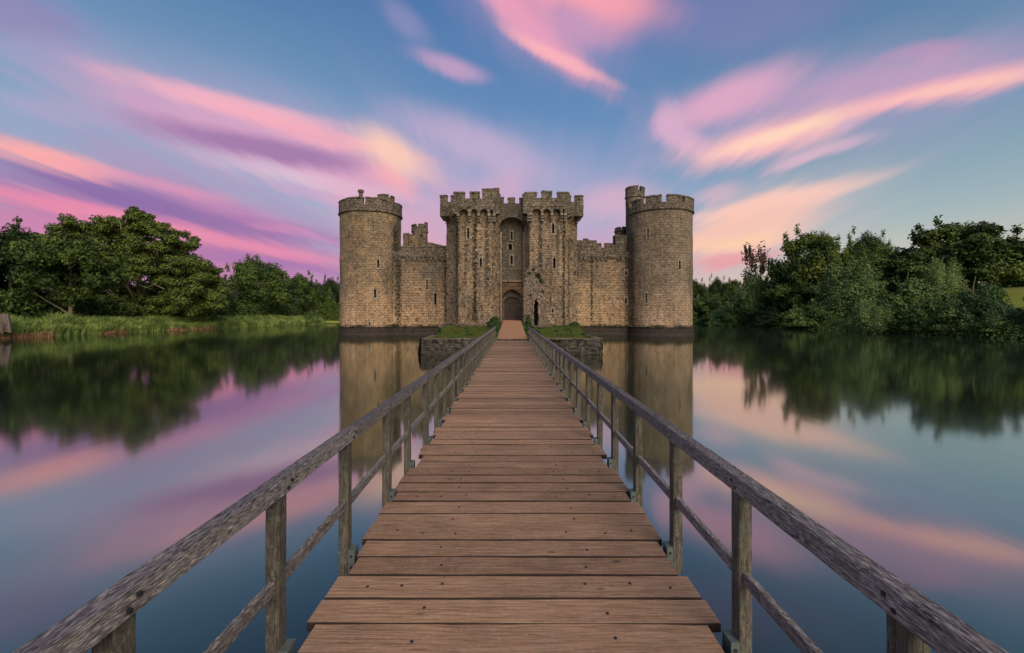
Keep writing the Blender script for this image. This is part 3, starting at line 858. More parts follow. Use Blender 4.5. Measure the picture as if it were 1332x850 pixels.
# dense leafy weeds by the gate
ww = []
for (cx, cy, r_, hh, n) in ((-2.2, 53, .7, 1.0, 800), (-2.1, 56, .8, 1.3, 900), (-1.6, 47, .4, .5, 400), (2.0, 55, .45, 1.5, 350), (1.75, 49, .4, .9, 350), (-1.6, 40, .4, .6, 300), (1.7, 42, .4, .7, 350), (7.9, 57.5, .8, .55, 500), (-7.4, 55.6, .9, .35, 300), (1.9, 36, .4, .45, 300), (-1.7, 35, .35, .4, 260)):
    d = rng.normal(size=(n, 3)); d /= np.linalg.norm(d, axis=1, keepdims=True)
    rr = rng.uniform(.5, 1, n) ** .5
    c = np.stack([cx + d[:, 0] * r_ * rr, cy + d[:, 1] * r_ * rr, hz(cx, cy) + np.abs(d[:, 2]) * hh * rr], 1)
    ww.append(leaf_quads(c, d + [0, -.2, .5] + rng.normal(0, .5, (n, 3)), rng.uniform(.06, .13, n)))
V2 = np.concatenate([V2] + ww)
tag(quads_object('weeds', V2, M['weed']), 'dark leafy weeds along both edges of the gravel path and wall foot', 'weeds', kind='stuff')

# ------------------------------------------------------------------ CASTLE
CB = (0, 64, 0)
castle = tag(empty('castle', CB), 'medieval moated stone castle with round corner towers and twin towered gatehouse', 'castle')
def part(mb, name, mats, parent=None, smooth=False):
    o = mb.build(name, mats, parent or castle, loc=CB, smooth=smooth)
    o.location = (0, 0, 0)
    return o
def slit(mbody_holes, fn, u, z0, z1, w, parent_jobs, wide=1.):
    """register an arrow-slit opening and its stone surround"""
    mbody_holes.append((u, z0, w, z1 - z0)); parent_jobs.append((fn, u, z0, z1, w, wide))
def surrounds(jobs, parent, mat=None):
    for (fn, u, z0, z1, w, wide) in jobs:
        m = MB()
        h = z1 - z0
        m.arch(fn, u, z0, w * .98, h * .99, w * .8, w / 2 + .16 * wide, z1 + .16, -.045, .30, pointed=.6, n=8)
        m.blk(fn, u - w / 2 - .2 * wide, u + w / 2 + .2 * wide, z0 - .2, z0, -.07, .25, .3, .3, jit=.015)
        part(m, 'window_surround', M['trim'], parent)

def merlons(fn, spans, z0, zt, th, name, parent, mat, d0=0., cap=True, jit=.045, rnd=.05):
    for sp in spans:
        m = MB(); a, b = sp[0], sp[1]; top = zt + (sp[2] if len(sp) > 2 else 0) + random.uniform(-rnd, rnd)
        m.blk(fn, a, b, z0 - .05, top - .12, d0, d0 + th, .45, .4, jit=jit)
        m.blk(fn, a - .05, b + .05, top - .14, top, d0 - .06, d0 + th + .06, .45, .2, jit=jit * .9)
        m.blk(fn, a + .02, b - .02, top - .02, top + .09, d0 + .1, d0 + th - .1, .45, .2, jit=jit)   # sloping weathered crown
        part(m, name, mat, parent)

def round_tower(cx, cy, r, mat, zrim, znotch, ztop, wins, spans_px, extra_spans, parent=None):
    fn = ring(cx, cy, r)
    holes, jobs = [], []
    for (px, yt, yb, w) in wins:
        u, Yd = px2u(cx, cy, r, px)
        slit(holes, fn, u, PZ(yb, Yd), PZ(yt, Yd), w, jobs)
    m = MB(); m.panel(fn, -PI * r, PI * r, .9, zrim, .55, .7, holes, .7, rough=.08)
    body = part(m, 'round_tower', [mat, M['dark']], parent, smooth=False)
    surrounds(jobs, body)
    m = MB(); f2 = ring(cx, cy, r + .16)
    m.panel(f2, -PI * (r + .16), PI * (r + .16), -1.6, 1.08, .6, .35, rough=.05)
    f3 = lambda u, v, d: ring(cx, cy, r + .16)(u, v + (d * .35), d)
    n = 48
    for k in range(n):
        a0, a1 = -PI * (r + .16) + 2 * PI * (r + .16) * k / n, -PI * (r + .16) + 2 * PI * (r + .16) * (k + 1) / n
        m.face([f2(a0, 1.08, 0), f2(a1, 1.08, 0), f2(a1, 1.26, .2), f2(a0, 1.26, .2)])
    part(m, 'plinth', mat, body)
    # string course and parapet
    m = MB()
    rr = r + .24
    fs = ring(cx, cy, rr)
    for (za, zb, da, db) in ((zrim - .16, zrim - .02, .24, .04), (zrim - .02, zrim + .1, .04, .0), (zrim + .1, zrim + .22, .0, .1)):
        for k in range(64):
            a0, a1 = 2 * PI * rr * k / 64, 2 * PI * rr * (k + 1) / 64
            m.face([fs(a0, za, da), fs(a1, za, da), fs(a1, zb, db), fs(a0, zb, db)])
    part(m, 'string_course', M['parapet'], body)
    rp = r + .14; fp = ring(cx, cy, rp)
    m = MB(); m.blk(fp, -PI * rp, PI * rp, zrim + .18, znotch, 0, .5, .5, .35, jit=.03)
    part(m, 'parapet', M['parapet'], body)
    spans = []
    for s_ in spans_px:
        ua, _ = px2u(cx, cy, rp, s_[0]); ub, _ = px2u(cx, cy, rp, s_[1])
        spans.append((ua, ub) + tuple(s_[2:]))
    spans += extra_spans
    merlons(fp, spans, znotch, ztop, .5, 'merlon', body, M['parapet'])
    m = MB(); m.face([(cx + r * math.sin(2 * PI * k / 40), cy - r * math.cos(2 * PI * k / 40), zrim + .25) for k in range(40)][::-1])
    part(m, 'roof', M['roof'], body)
    return body
def back_spans(rp, a_from, a_to, n, fill=.72):
    r_ = []
    st = (a_to - a_from) / n
    for k in range(n): r_.append((math.radians(a_from + st * k) * rp, math.radians(a_from + st * (k + fill)) * rp))
    return r_

CL, RL = (-20.45, 66.0), 4.25
zr = PZ(273.5, CL[1] - RL) - .05
west = round_tower(CL[0], CL[1], RL, M['tower_l'], zr, PZ(265.5, 61.8), PZ(257.3, 61.8),
    [(492, 337, 348.5, .30), (488, 375.5, 387.5, .30), (480.5, 418, 424, .12)],
    [(439.3, 447.0), (449.4, 472.5), (475, 501.5), (502, 515.6, -.1)],
    back_spans(RL + .14, 78, 272, 6))
CR, RR = (20.75, 64.0), 4.35
zr2 = PZ(271, CR[1] - RR) - .05
east = round_tower(CR[0], CR[1], RR, M['tower_r'], zr2, PZ(262.6, 59.7), PZ(253.6, 59.7),
    [(842.8, 297, 309.5, .26), (884, 338, 351, .30), (840.5, 381, 394, .30), (883, 415, 422, .10)],
    [(821.6, 833.5, -.15), (839.5, 860.6), (868, 887.5), (891, 903.6)],
    back_spans(RR + .14, 75, 285, 6))
# thin guard rails in the east tower's crenel
m = MB()
u0, _ = px2u(CR[0], CR[1], RR + .14, 860.8); u1, _ = px2u(CR[0], CR[1], RR + .14, 867.8); fe = ring(CR[0], CR[1], RR - .05)
for zz in (.28, .62): tube(m, [fe(u0 - .1, PZ(262.6, 59.7) + zz, 0), fe(u1 + .1, PZ(262.6, 59.7) + zz, 0)], [.02, .02], 6)
part(m, 'guard_rail', M['rail_metal'], east)
# chimney on the west tower
m = MB(); cxm, cym = PX(469.4, 62.6), 62.6
tube(m, [(cxm, cym, zr), (cxm, cym, PZ(251, 62.6)), (cxm, cym, PZ(250.6, 62.6)), (cxm, cym, PZ(248.6, 62.6)), (cxm, cym, PZ(247.4, 62.6))], [.30, .27, .40, .44, .36], 10, .02)
part(m, 'chimney', M['parapet'], west)

def turret(cx, cy, r, z0, zs, zn, zt, spans_deg, mat, parent=None, pm=None):
    pm = pm or M['parapet']
    m = MB(); n = 8
    def oc(rr):
        def fn(u, v, d):
            a = u / r
            k = math.cos(PI / n) / math.cos(((a + PI / n) % (2 * PI / n)) - PI / n)
            q = (rr - d) * (k * .5 + .5)
            return Vector((cx + q * math.sin(a), cy - q * math.cos(a), v))
        return fn
    f = oc(r); m.panel(f, -PI * r, PI * r, z0, zs, .35, .6, rough=.04)
    b = part(m, 'stair_turret', mat, parent)
    m = MB(); m.blk(oc(r + .12), -PI * r, PI * r, zs - .05, zs + .2, 0, .5, .35, .3, jit=.03, uoff=40 * r)
    m.blk(oc(r + .06), -PI * r, PI * r, zs + .2, zn, 0, .4, .35, .4, jit=.03, uoff=40 * r)
    part(m, 'parapet', pm, b)
    merlons(oc(r + .06), [(math.radians(a) * r, math.radians(c) * r) + tuple(e) for a, c, *e in spans_deg], zn, zt, .4, 'merlon', b, pm)
    return b
turret(18.15, 67.2, 1.36, 9, PZ(255.5, 66), PZ(248.5, 66), PZ(242.5, 66), [(-82, 5), (24, 88), (110, 170), (190, 255)], M['tower_r'])
turret(-19.0, 68.2, 1.32, 9, PZ(262, 67), PZ(258, 67), PZ(253, 67), [(-85, -45, -.3), (-38, 38), (62, 88, -.1), (110, 170), (190, 255)], M['tower_l'])
# inner tower seen over the west curtain
turret(PX(546, 78), 78, 1.35, 6, PZ(301, 76.7), PZ(296, 76.7), PZ(291.5, 76.7), [(-75, -20), (0, 45), (62, 95, .35), (120, 180), (200, 255)], M['curtain'])
m = MB(); m.blk(frontfn(76), PX(532, 76), PX(547, 76), 5, PZ(305, 76), 0, 1.2, .5, .5, jit=.1); m.blk(frontfn(76), PX(524, 76), PX(531, 76), 5, PZ(303, 76), 0.1, 1.2, .5, .5, jit=.1)
m.blk(frontfn(76), PX(538, 76), PX(549, 76), PZ(305, 76), PZ(300, 76), 0.1, 1.2, .5, .5, jit=.14)
part(m, 'inner_wall', M['curtain'])

# --- curtains on the entrance front
def curtain(x0, x1, Y, ztop, wins, spans, ztm, mat, extra=()):
    fn = frontfn(Y); holes, jobs = [], []
    for (px, yt, yb, w) in wins: slit(holes, fn, PX(px, Y), PZ(yb, Y), PZ(yt, Y), w, jobs)
    m = MB(); m.panel(fn, x0, x1, .9, ztop, .5, .5, holes, .6, rough=.07)
    m.face([fn(x1, ztop, 0), fn(x0, ztop, 0), fn(x0, ztop, 1.9), fn(x1, ztop, 1.9)][::-1])
    m.face([fn(x1, 0, 1.9), fn(x0, 0, 1.9), fn(x0, ztop, 1.9), fn(x1, ztop, 1.9)])
    b = part(m, 'curtain_wall', [mat, M['dark']]); surrounds(jobs, b)
    m = MB(); f2 = frontfn(Y - .2); m.panel(f2, x0, x1, -1.6, 1.0, .5, .3, rough=.08)
    m.face([f2(x0, 1.0, 0), f2(x1, 1.0, 0), f2(x1, 1.22, .24), f2(x0, 1.22, .24)])
    part(m, 'plinth', mat, b)
    # small corbel table under the parapet, dark and broken
    m = MB(); u = x0
    while u < x1:
        if random.random() > .18: m.blk(fn, u, min(x1, u + .34), ztop - 1.25, ztop - .85 + random.uniform(-.08, .08), -.24, .1, .3, .3, jit=.06)
        u += random.uniform(.5, .7)
    m.blk(fn, x0, x1, ztop - .85, ztop + .02, -.22, .45, .4, .3, jit=.05)
    part(m, 'parapet', M['parapet'], b)
    merlons(frontfn(Y - .22), [(PX(s_[0], Y - .2), PX(s_[1], Y - .2)) + tuple(s_[2:]) for s_ in spans], ztop, ztm, .55, 'merlon', b, M['parapet'])
    return b
YC = 64.0
cw = curtain(-17.8, -8.6, YC, PZ(327.5, YC), [(555.5, 363, 377, .22), (566.3, 381, 397, .34)],
        [(521.5, 538.2), (544, 560.6), (566.2, 580)], PZ(320.8, YC), M['curtain'])
ce = curtain(8.4, 17.8, YC, PZ(327.5, YC), [(814.3, 352, 358, .26), (814.3, 387, 395, .26)],
        [(752, 768, .12), (769, 782), (787.6, 799.8), (800.5, 812, 1.35)], PZ(319.6, YC), M['curtain'])
m = MB()
m.blk(frontfn(66.2), PX(750, 66.2), PX(776.5, 66.2), 9, PZ(312.8, 66.2), 0, .9, .5, .5, jit=.08)
m.blk(frontfn(66.2), PX(759, 66.2), PX(766, 66.2), PZ(312.8, 66.2), PZ(310.2, 66.2), .1, .8, .5, .5, jit=.08)
m.blk(frontfn(64.5), PX(800, 64.5), PX(819, 64.5), 10, PZ(305.5, 64.5), 0, 1.5, .5, .5, jit=.06)
part(m, 'inner_wall', M['parapet'])
turret(PX(807.5, 68.6), 68.6, .88, 9, PZ(301, 67.8), PZ(298, 67.8), PZ(296, 67.8), [(-80, -10), (5, 80)], M['curtain'], pm=M['ruin'])  # parapet colour lightened to offset the shadow of the east tower
# side and back of the castle
for s_, c0 in ((-1, CL), (1, CR)):
    fn, L = flat((s_ * 22.4, 100), (s_ * 22.4, 68.5)) if s_ < 0 else flat((s_ * 22.4, 68.5), (s_ * 22.4, 100))
    m = MB(); m.panel(fn, 0, L, -1.5, 11.7, .8, .8, rough=.06); m.panel(lambda u, v, d: fn(u, v, 1.9 - d), 0, L, 1, 11.7, 3, 3)
    m.blk(fn, 0, L, 11.65, 12.0, -.05, 1.9, 1, .4)
    b = part(m, 'curtain_wall', M['curtain'])
    merlons(fn, [(k * 2.6, k * 2.6 + 1.7) for k in range(12)], 12, 12.8, .5, 'merlon', b, M['parapet'])
fn, L = flat((20, 104), (-20, 104))
m = MB(); m.panel(fn, 0, L, -1.5, 11.9, 1, 1, rough=.06); m.panel(lambda u, v, d: fn(u, v, 1.9 - d), 0, L, 1, 11.9, 3, 3); m.blk(fn, 0, L, 11.85, 12.1, 0, 1.9, 1, .4)
part(m, 'curtain_wall', M['curtain'])
tw = [(west, -1), (east, 1)]
for src, s_ in tw:
    c = copy_tree(src, castle); c.location = (0, 38.5 if s_ < 0 else 40.5, 0)
m = MB(); m.face([(-22, 65, 1.4), (22, 65, 1.4), (22, 104, 1.4), (-22, 104, 1.4)])
part(m, 'courtyard', M['turf'])

# --- gatehouse
YG = 57.9
gate = None
def corbel(m, fn, u, zt, w=.34):
    for k, (dz, dd) in enumerate(((.0, .80), (.28, .55), (.56, .30))):
        m.blk(fn, u - w / 2, u + w / 2, zt - dz - .28, zt - dz, -dd, .1, .2, .14, jit=.02)
def gate_tower(foot, front, wins, Yf, par_px, mer_px, corb_px, z_arch, z_body, z_mer, mer_hi, mat):
    global gate
    body = MB(); jobs = []
    zt = z_arch + .2
    for k in range(len(foot)):
        a, b = foot[k], foot[(k + 1) % len(foot)]
        fn, L = flat(a, b); holes = []
        if k == front:
            for (px, yt, yb, w) in wins: slit(holes, fn, PX(px, Yf) - a[0], PZ(yb, Yf), PZ(yt, Yf), w, jobs)
        body.panel(fn, 0, L, -.5, zt, .4, .5, holes, .6, rough=.09, uoff=a[0] if abs(b[0] - a[0]) > .3 else a[1])
    o = part(body, 'gate_tower', [mat, M['dark']])
    surrounds(jobs, o)
    return o
def machicolated(parent, x0, x1, Y, depth, z_c, z_a, z_n, z_m, corbs, mspans, over=.72):
    """overhanging parapet on corbels with small arches between them, front and both sides"""
    fn = frontfn(Y)
    for u in corbs: m = MB(); corbel(m, fn, u, z_c); part(m, 'corbel', M['trim'], parent)
    for (f_, L) in (flat((x0 + .1, Y + depth), (x0 + .1, Y)), flat((x1 - .1, Y), (x1 - .1, Y + depth))):
        k = .35
        while k < L: m = MB(); corbel(m, f_, k, z_c); part(m, 'corbel', M['trim'], parent); k += 1.05
    m = MB(); fo = frontfn(Y - over)
    cs = sorted(corbs)
    for a, b in zip(cs[:-1], cs[1:]):
        w = (b - a) - .30
        m.arch(fo, (a + b) / 2, z_c, w, z_a - z_c, min(.42, w / 2), (b - a) / 2 + .002, z_a + .25, 0, .5, n=8)
    for (a, b) in ((x0 - over, cs[0]), (cs[-1], x1 + over)):
        if b - a > .02: m.blk(fo, a, b - .002 if b == cs[0] else b, z_c, z_a + .25, 0, .5, .4, .4, jit=.02)
    m.blk(fo, x0 - over, x1 + over, z_a + .25, z_n, 0, .5, .4, .35, jit=.045)
    sides = [flat((x0 - over, Y + depth), (x0 - over, Y - over + .02)), flat((x1 + over, Y - over + .02), (x1 + over, Y + depth))]
    for f_, L in sides: m.blk(f_, 0, L, z_c + .1, z_n, 0, .5, .5, .35, jit=.045)
    part(m, 'parapet', M['parapet'], parent)
    merlons(fo, mspans, z_n, z_m, .5, 'merlon', parent, M['parapet'], jit=.06, rnd=.08)
    for f_, L in sides: merlons(f_, [(k, min(k + .95, L)) for k in np.arange(.9, L - .5, 1.6)], z_n, z_m, .5, 'merlon', parent, M['parapet'], jit=.06)
    m = MB(); m.face([(x0 - over + .2, Y - over + .2, z_a + .5), (x1 + over - .2, Y - over + .2, z_a + .5), (x1 + over - .2, Y + depth + 1, z_a + .5), (x0 - over + .2, Y + depth + 1, z_a + .5)])
    m.face([(x0 - over + .2, Y - .05, z_a + .45), (x1 + over - .2, Y - .05, z_a + .45), (x1 + over - .2, Y + depth, z_a + .45), (x0 - over + .2, Y + depth, z_a + .45)][::-1])
    part(m, 'roof', M['roof'], parent)
X = lambda px, Y=YG: PX(px, Y)
# west gate tower: main body, chamfered inner corner
xl, xr = X(596), X(640.5)
gw = gate_tower([(xl, YG + 7), (xl, YG), (xr, YG), (PX(649.8, YG + 1.3), YG + 1.3), (PX(649.8, YG + 1.3), YG + 7)], 1,
    [(609, 296, 310.5, .26), (625.5, 335, 347, .26), (598.5, 346, 353, .10), (633, 419, 422, .26)], YG, None, None, None, PZ(273.3, YG - .5), None, None, None, M['gate'])
machicolated(gw, xl + .1, X(643), YG, 5.5, PZ(279.5, YG - .3), PZ(273, YG - .5), PZ(259, YG - .5), PZ(250.6, YG - .5),
    [X(596.8), X(611.3), X(623.3), X(636.5), X(643)],
    [(PX(590.0, YG - .55), PX(604.6, YG - .55)), (PX(611, YG - .55), PX(624, YG - .55)), (PX(627.3, YG - .55), PX(641.5, YG - .55), .42), (PX(642, YG - .55), PX(649.5, YG - .55), .5)])
# set-back shoulder on the outer side
def shoulder(xa, xb, Y, par0, par1, ms, name_mat, z0):
    m = MB(); out = -1 if xa < 0 else 1
    fl_, fr2 = ((xa, Y + 1.3), (xb, Y - .6)) if out < 0 else ((xa, Y - .6), (xb, Y + 1.3))
    for (a, b) in (((xa, YG + 8), fl_), (fl_, fr2), (fr2, (xb, YG + 8))):
        fn, L = flat(a, b); m.panel(fn, 0, L, -1.4, z0 + .6, .4, .5, rough=.08, uoff=a[0] if abs(b[0] - a[0]) > .2 else a[1])
    o = part(m, 'gate_tower', name_mat)
    fn, L = flat(fl_, fr2)
    for u in (L * .12, L * .55) if out < 0 else (L * .45, L * .88):
        m = MB(); corbel(m, fn, u, z0, .34); part(m, 'corbel', M['trim'], o)
    m = MB(); fo = frontfn(Y - .5)
    m.blk(fo, par0, par1, z0 - .15, PZ(264, Y), 0, .5, .35, .35, jit=.05)
    f_, L = flat((par0, YG + 6), (par0, Y - .48)); m.blk(f_, 0, L, z0 - .15, PZ(264, Y), 0, .5, .5, .35, jit=.05)
    g_, L2 = flat((par1, Y - .48), (par1, YG + 6)); m.blk(g_, 0, L2, z0 - .15, PZ(264, Y), 0, .5, .5, .35, jit=.05)
    part(m, 'parapet', M['parapet'], o)
    merlons(fo, [(PX(a, Y - .5), PX(b, Y - .5)) for a, b in ms], PZ(264, Y), PZ(256, Y), .5, 'merlon', o, M['parapet'])
    for ff, LL in ((f_, L), (g_, L2)): merlons(ff, [(.6, 1.6), (2.4, 3.4)], PZ(264, Y), PZ(256, Y), .5, 'merlon', o, M['parapet'])
    m = MB(); m.face([(par0 + .2, Y - .2, z0 + .6), (par1 - .2, Y - .2, z0 + .6), (par1 - .2, YG + 6, z0 + .6), (par0 + .2, YG + 6, z0 + .6)]); part(m, 'roof', M['roof'], o)
    return o
YS = 61.0
shoulder(PX(578.8, YS), PX(600, YS), YS, PX(572.4, YS - .5), PX(597, YS - .5), [(572.4, 581.7), (586.2, 595)], M['gate'], PZ(281, YS))
# east gate tower
xl2, xr2 = X(689), X(734.5)
ge = gate_tower([(PX(684, YG + 1.3), YG + 7), (PX(684, YG + 1.3), YG + 1.3), (xl2, YG), (xr2, YG), (xr2, YG + 7)], 2,
    [(719.5, 290, 304, .28), (721, 335, 349, .30), (719, 401, 407, .2)], YG, None, None, None, PZ(272.5, YG - .5), None, None, None, M['gate'])
machicolated(ge, X(687.5), xr2 - .1, YG, 5.5, PZ(278.6, YG - .3), PZ(272.3, YG - .5), PZ(258.3, YG - .5), PZ(250.2, YG - .5),
    [X(687.5), X(690.5), X(705), X(717.2), X(730), X(735)],
    [(PX(682.7, YG - .55), PX(698.3, YG - .55)), (PX(704.4, YG - .55), PX(718, YG - .55)), (PX(724.7, YG - .55), PX(740, YG - .55))])
shoulder(PX(731, YS), PX(752.8, YS), YS, PX(738, YS - .5), PX(758.8, YS - .5), [(737, 743), (747.6, 758.8)], M['gate'], PZ(281, YS))
# central recess between the towers
YR = 59.3
m = MB(); fr_ = frontfn(YR)
xc = PX(665.7, YR)
ou = 1.95
m.arch(fr_, xc, 1.5, 3.22, PZ(283, YR) - 1.5, 1.15, ou, PZ(279, YR), 0, 1.25, n=18, pointed=0)
m.panel(fr_, xc - ou, xc + ou, PZ(279, YR), PZ(265.5, YR), .3, .3, rough=.07)
m.blk(fr_, xc - ou, xc + ou, PZ(265.7, YR), PZ(265.5, YR) + .06, -.05, .6, .4, .4, jit=.03)
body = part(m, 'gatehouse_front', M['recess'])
m = MB(); m.arch(fr_, xc, 12.6, 3.20, PZ(283, YR) - 12.6, 1.13, 1.72, PZ(280.6, YR), -.10, .02, n=18)
# narrow voussoir ring
m2 = MB(); n = 22; ring_in = []
for k in range(n + 1):
    t = k / n; q = abs(2 * t - 1); yy_ = (1 - q ** 2) ** .5
    ring_in.append((-1.6 + 3.2 * t, PZ(283, YR) - 1.13 + 1.13 * yy_, -1.85 + 3.7 * t, PZ(283, YR) - 1.10 + 1.36 * yy_))
for k in range(n):
    a, b = ring_in[k], ring_in[k + 1]
    P4 = [(a[0], a[1]), (b[0], b[1]), (b[2], b[3]), (a[2], a[3])]
    m2.face([(xc + p[0], YR - .12, p[1]) for p in P4]); 
    m2.face([(xc + a[0], YR - .12, a[1]), (xc + a[0], YR + .1, a[1]), (xc + b[0], YR + .1, b[1]), (xc + b[0], YR - .12, b[1])])
    m2.face([(xc + a[2], YR - .12, a[3]), (xc + b[2], YR - .12, b[3]), (xc + b[2], YR + .1, b[3]), (xc + a[2], YR + .1, a[3])])
part(m2, 'arch_ring', M['parapet'], body)
merlons(fr_, [(PX(650.5, YR), PX(655, YR)), (PX(660.6, YR), PX(669.9, YR)), (PX(675.5, YR), PX(683, YR))], PZ(265.5, YR), PZ(257.3, YR), .5, 'merlon', body, M['parapet'])
# back wall of the recess with windows, shields, ledge
YB2 = YR + 1.2
m = MB(); fb = frontfn(YB2); holes, jobs = [], []
slit(holes, fb, PX(665.5, YB2), PZ(312, YB2), PZ(300.5, YB2), .24, jobs)
slit(holes, fb, PX(665.5, YB2), PZ(344, YB2), PZ(332, YB2), .30, jobs)
holes.append((PX(663.6, YB2), PZ(325.5, YB2), .55, PZ(317.5, YB2) - PZ(325.5, YB2)))
m.panel(fb, xc - 1.9, xc + 1.9, PZ(367, YB2), 15.8, .3, .3, holes, .4, rough=.05)
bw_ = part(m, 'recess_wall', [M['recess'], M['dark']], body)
surrounds(jobs, bw_)
m = MB(); m.arch(fb, PX(663.6, YB2), PZ(325.5, YB2), .5, PZ(317.5, YB2) - PZ(325.5, YB2), .25, .42, PZ(316.3, YB2), -.06, .3, n=8)
part(m, 'niche', M['trim'], bw_)
m = MB()
for px in (655, 665.7, 676.3):
    m.blk(fb, PX(px, YB2) - .34, PX(px, YB2) + .34, PZ(352, YB2), PZ(348, YB2), -.08, .05, .3, .3, jit=.04)
    m.blk(fb, PX(px, YB2) - .2, PX(px, YB2) + .2, PZ(354, YB2), PZ(352, YB2), -.08, .05, .3, .3, jit=.04)
part(m, 'carved_shield', M['parapet'], bw_)
m = MB(); m.blk(fb, xc - 1.62, xc + 1.62, PZ(367, YB2), PZ(364.6, YB2), -.16, .1, .4, .3, jit=.02)
part(m, 'ledge', M['trim'], bw_)
# stepped doorway
zf = PZ(416.6, YB2 + .6)
m = MB()
m.arch(fb, xc, zf - .1, 2.52, PZ(376.4, YB2) - zf + .1, .95, 1.75, PZ(366.8, YB2), 0.0, .62, n=14, pointed=.35)
sp_ = part(m, 'door_surround', M['spandrel'], body)
m = MB(); fd = frontfn(YB2 + .6)
xcd = PX(666.1, YB2 + .6)
m.arch(fd, xcd, zf - .1, 2.14, PZ(386.4, YB2 + .6) - zf + .1, .72, 1.6, PZ(374, YB2 + .6), 0., .5, n=14)
part(m, 'inner_arch', M['recess'], body)
m = MB(); fdo = frontfn(YB2 + .95)
for k in range(12):
    u = xcd - 1.14 + k * .19
    m.blk(fdo, u + .004, u + .184, zf - .03, zf + 3.35, random.uniform(0, .012), .08, .2, 4)
door = part(m, 'gate_door', M['oak_door'], body)
m = MB()
m.blk(fdo, xcd - .035, xcd + .035, zf, zf + 2.35, -.05, .0, .2, 3)
for zz in (.55, 1.2, 2.35): m.blk(fdo, xcd - 1.08, xcd + 1.08, zf + zz, zf + zz + .09, -.035, -.0, .5, .2)
for k in range(1, 6): m.blk(fdo, xcd - 1.14 + k * .38 - .03, xcd - 1.14 + k * .38 + .03, zf, zf + 2.35, -.03, 0, .2, 3)
part(m, 'door_batten', M['beam'], door)
m = MB(); m.face([(xc - 1.8, YB2 - 1.6, zf - .02), (xc + 1.8, YB2 - 1.6, zf - .02), (xc + 1.8, YB2 + 1, zf - .02), (xc - 1.8, YB2 + 1, zf - .02)])
m.face([(xc - 1.8, YB2 - 1.6, zf - .02), (xc + 1.8, YB2 - 1.6, zf - .02), (xc + 1.8, YB2 - 1.6, 0), (xc - 1.8, YB2 - 1.6, 0)][::-1])
part(m, 'threshold', M['path'], body)
# pilaster shafts beside the door
m = MB()
for px in (651.5, 681.3):
    tube(m, [(PX(px, YR + .5), YR + .5, zf - .2), (PX(px, YR + .5), YR + .5, 13.6)], [.14, .13], 8)
part(m, 'shaft', M['trim'], body)

# --- barbican fragment in front of the east gate tower
YRU = 55.6
prof = [(681, 372), (683.5, 356), (688, 349), (693, 347), (699, 347), (702, 352), (704.5, 358), (706, 366), (708, 380), (708.5, 395), (709.5, 410), (716, 424)]
def top_at(px):
    for (a, ya), (b, yb) in zip(prof[:-1], prof[1:]):
        if a <= px <= b: return ya + (yb - ya) * (px - a) / (b - a)
    return 999
def ruin_pred(x, y, z):
    px, py = HX + x / y * F, HY - (z - EYE) / y * F
    n = mnoise.noise(Vector((x * 2, y * 2, z * 1.5)))
    if py < top_at(px) + n * 7: return False
    if z > 5.5 and y > YRU + .9 and False: return False
    # doorway
    xd = PX(697.7, YRU)
    if abs(x - xd) < .30 and z < 4.05: return False
    if abs(x - xd) < .30 * (1 - (z - 4.05) / .75) and 4.05 <= z < 4.8: return False
    if z > 5.6 and abs(x - PX(700, YRU)) < .25 and abs(z - 6.9) < .6: return n < -.1
    return True
m = MB(); voxels(m, ruin_pred, PX(681, YRU), PX(718, YRU), YRU, YRU + 1.2, .6, 9.2, .15, .085)
ruin = tag(m.build('ruined_wall', M['ruin'], loc=(PX(697, YRU), YRU, 1)), 'ragged grey stump of ruined masonry with a narrow pointed doorway beside the castle path', 'ruin')
# door jamb moulding of the ruin and rubble at its foot
m = MB(); fj = frontfn(YRU - .06)
m.arch(fj, PX(697.7, YRU), 1.35, .6, 3.4, .65, .50, 5.0, 0, .25, pointed=.7, n=8, mat=0)
o = m.build('doorway_arch', M['ruin'], ruin, loc=(PX(697, YRU), YRU, 1)); o.location = (0, 0, 0)
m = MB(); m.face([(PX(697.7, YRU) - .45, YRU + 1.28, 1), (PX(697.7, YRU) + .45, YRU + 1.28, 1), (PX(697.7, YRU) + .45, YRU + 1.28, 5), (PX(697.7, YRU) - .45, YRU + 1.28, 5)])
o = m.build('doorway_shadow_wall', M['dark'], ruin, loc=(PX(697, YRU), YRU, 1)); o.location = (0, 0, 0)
iv = []
for (px, py, rr_, n) in ((700, 358, .45, 260), (704, 366, .4, 220), (688, 356, .35, 160), (706, 380, .3, 140), (694, 351, .3, 120), (690, 384, .2, 60)):
    d = rng.normal(size=(n, 3)); d /= np.linalg.norm(d, axis=1, keepdims=True)
    c = np.array([PX(px, YRU), YRU - .02, PZ(py, YRU)]) + d * rng.uniform(.2, 1, (n, 1)) * rr_ * np.array([1, .35, 1]) - np.array([PX(697, YRU), YRU, 1])
    iv.append(leaf_quads(c, d + [0, -.6, .5] + rng.normal(0, .5, (n, 3)), rng.uniform(.03, .08, n)))
quads_object('ivy', np.concatenate(iv), M['moss'], ruin)
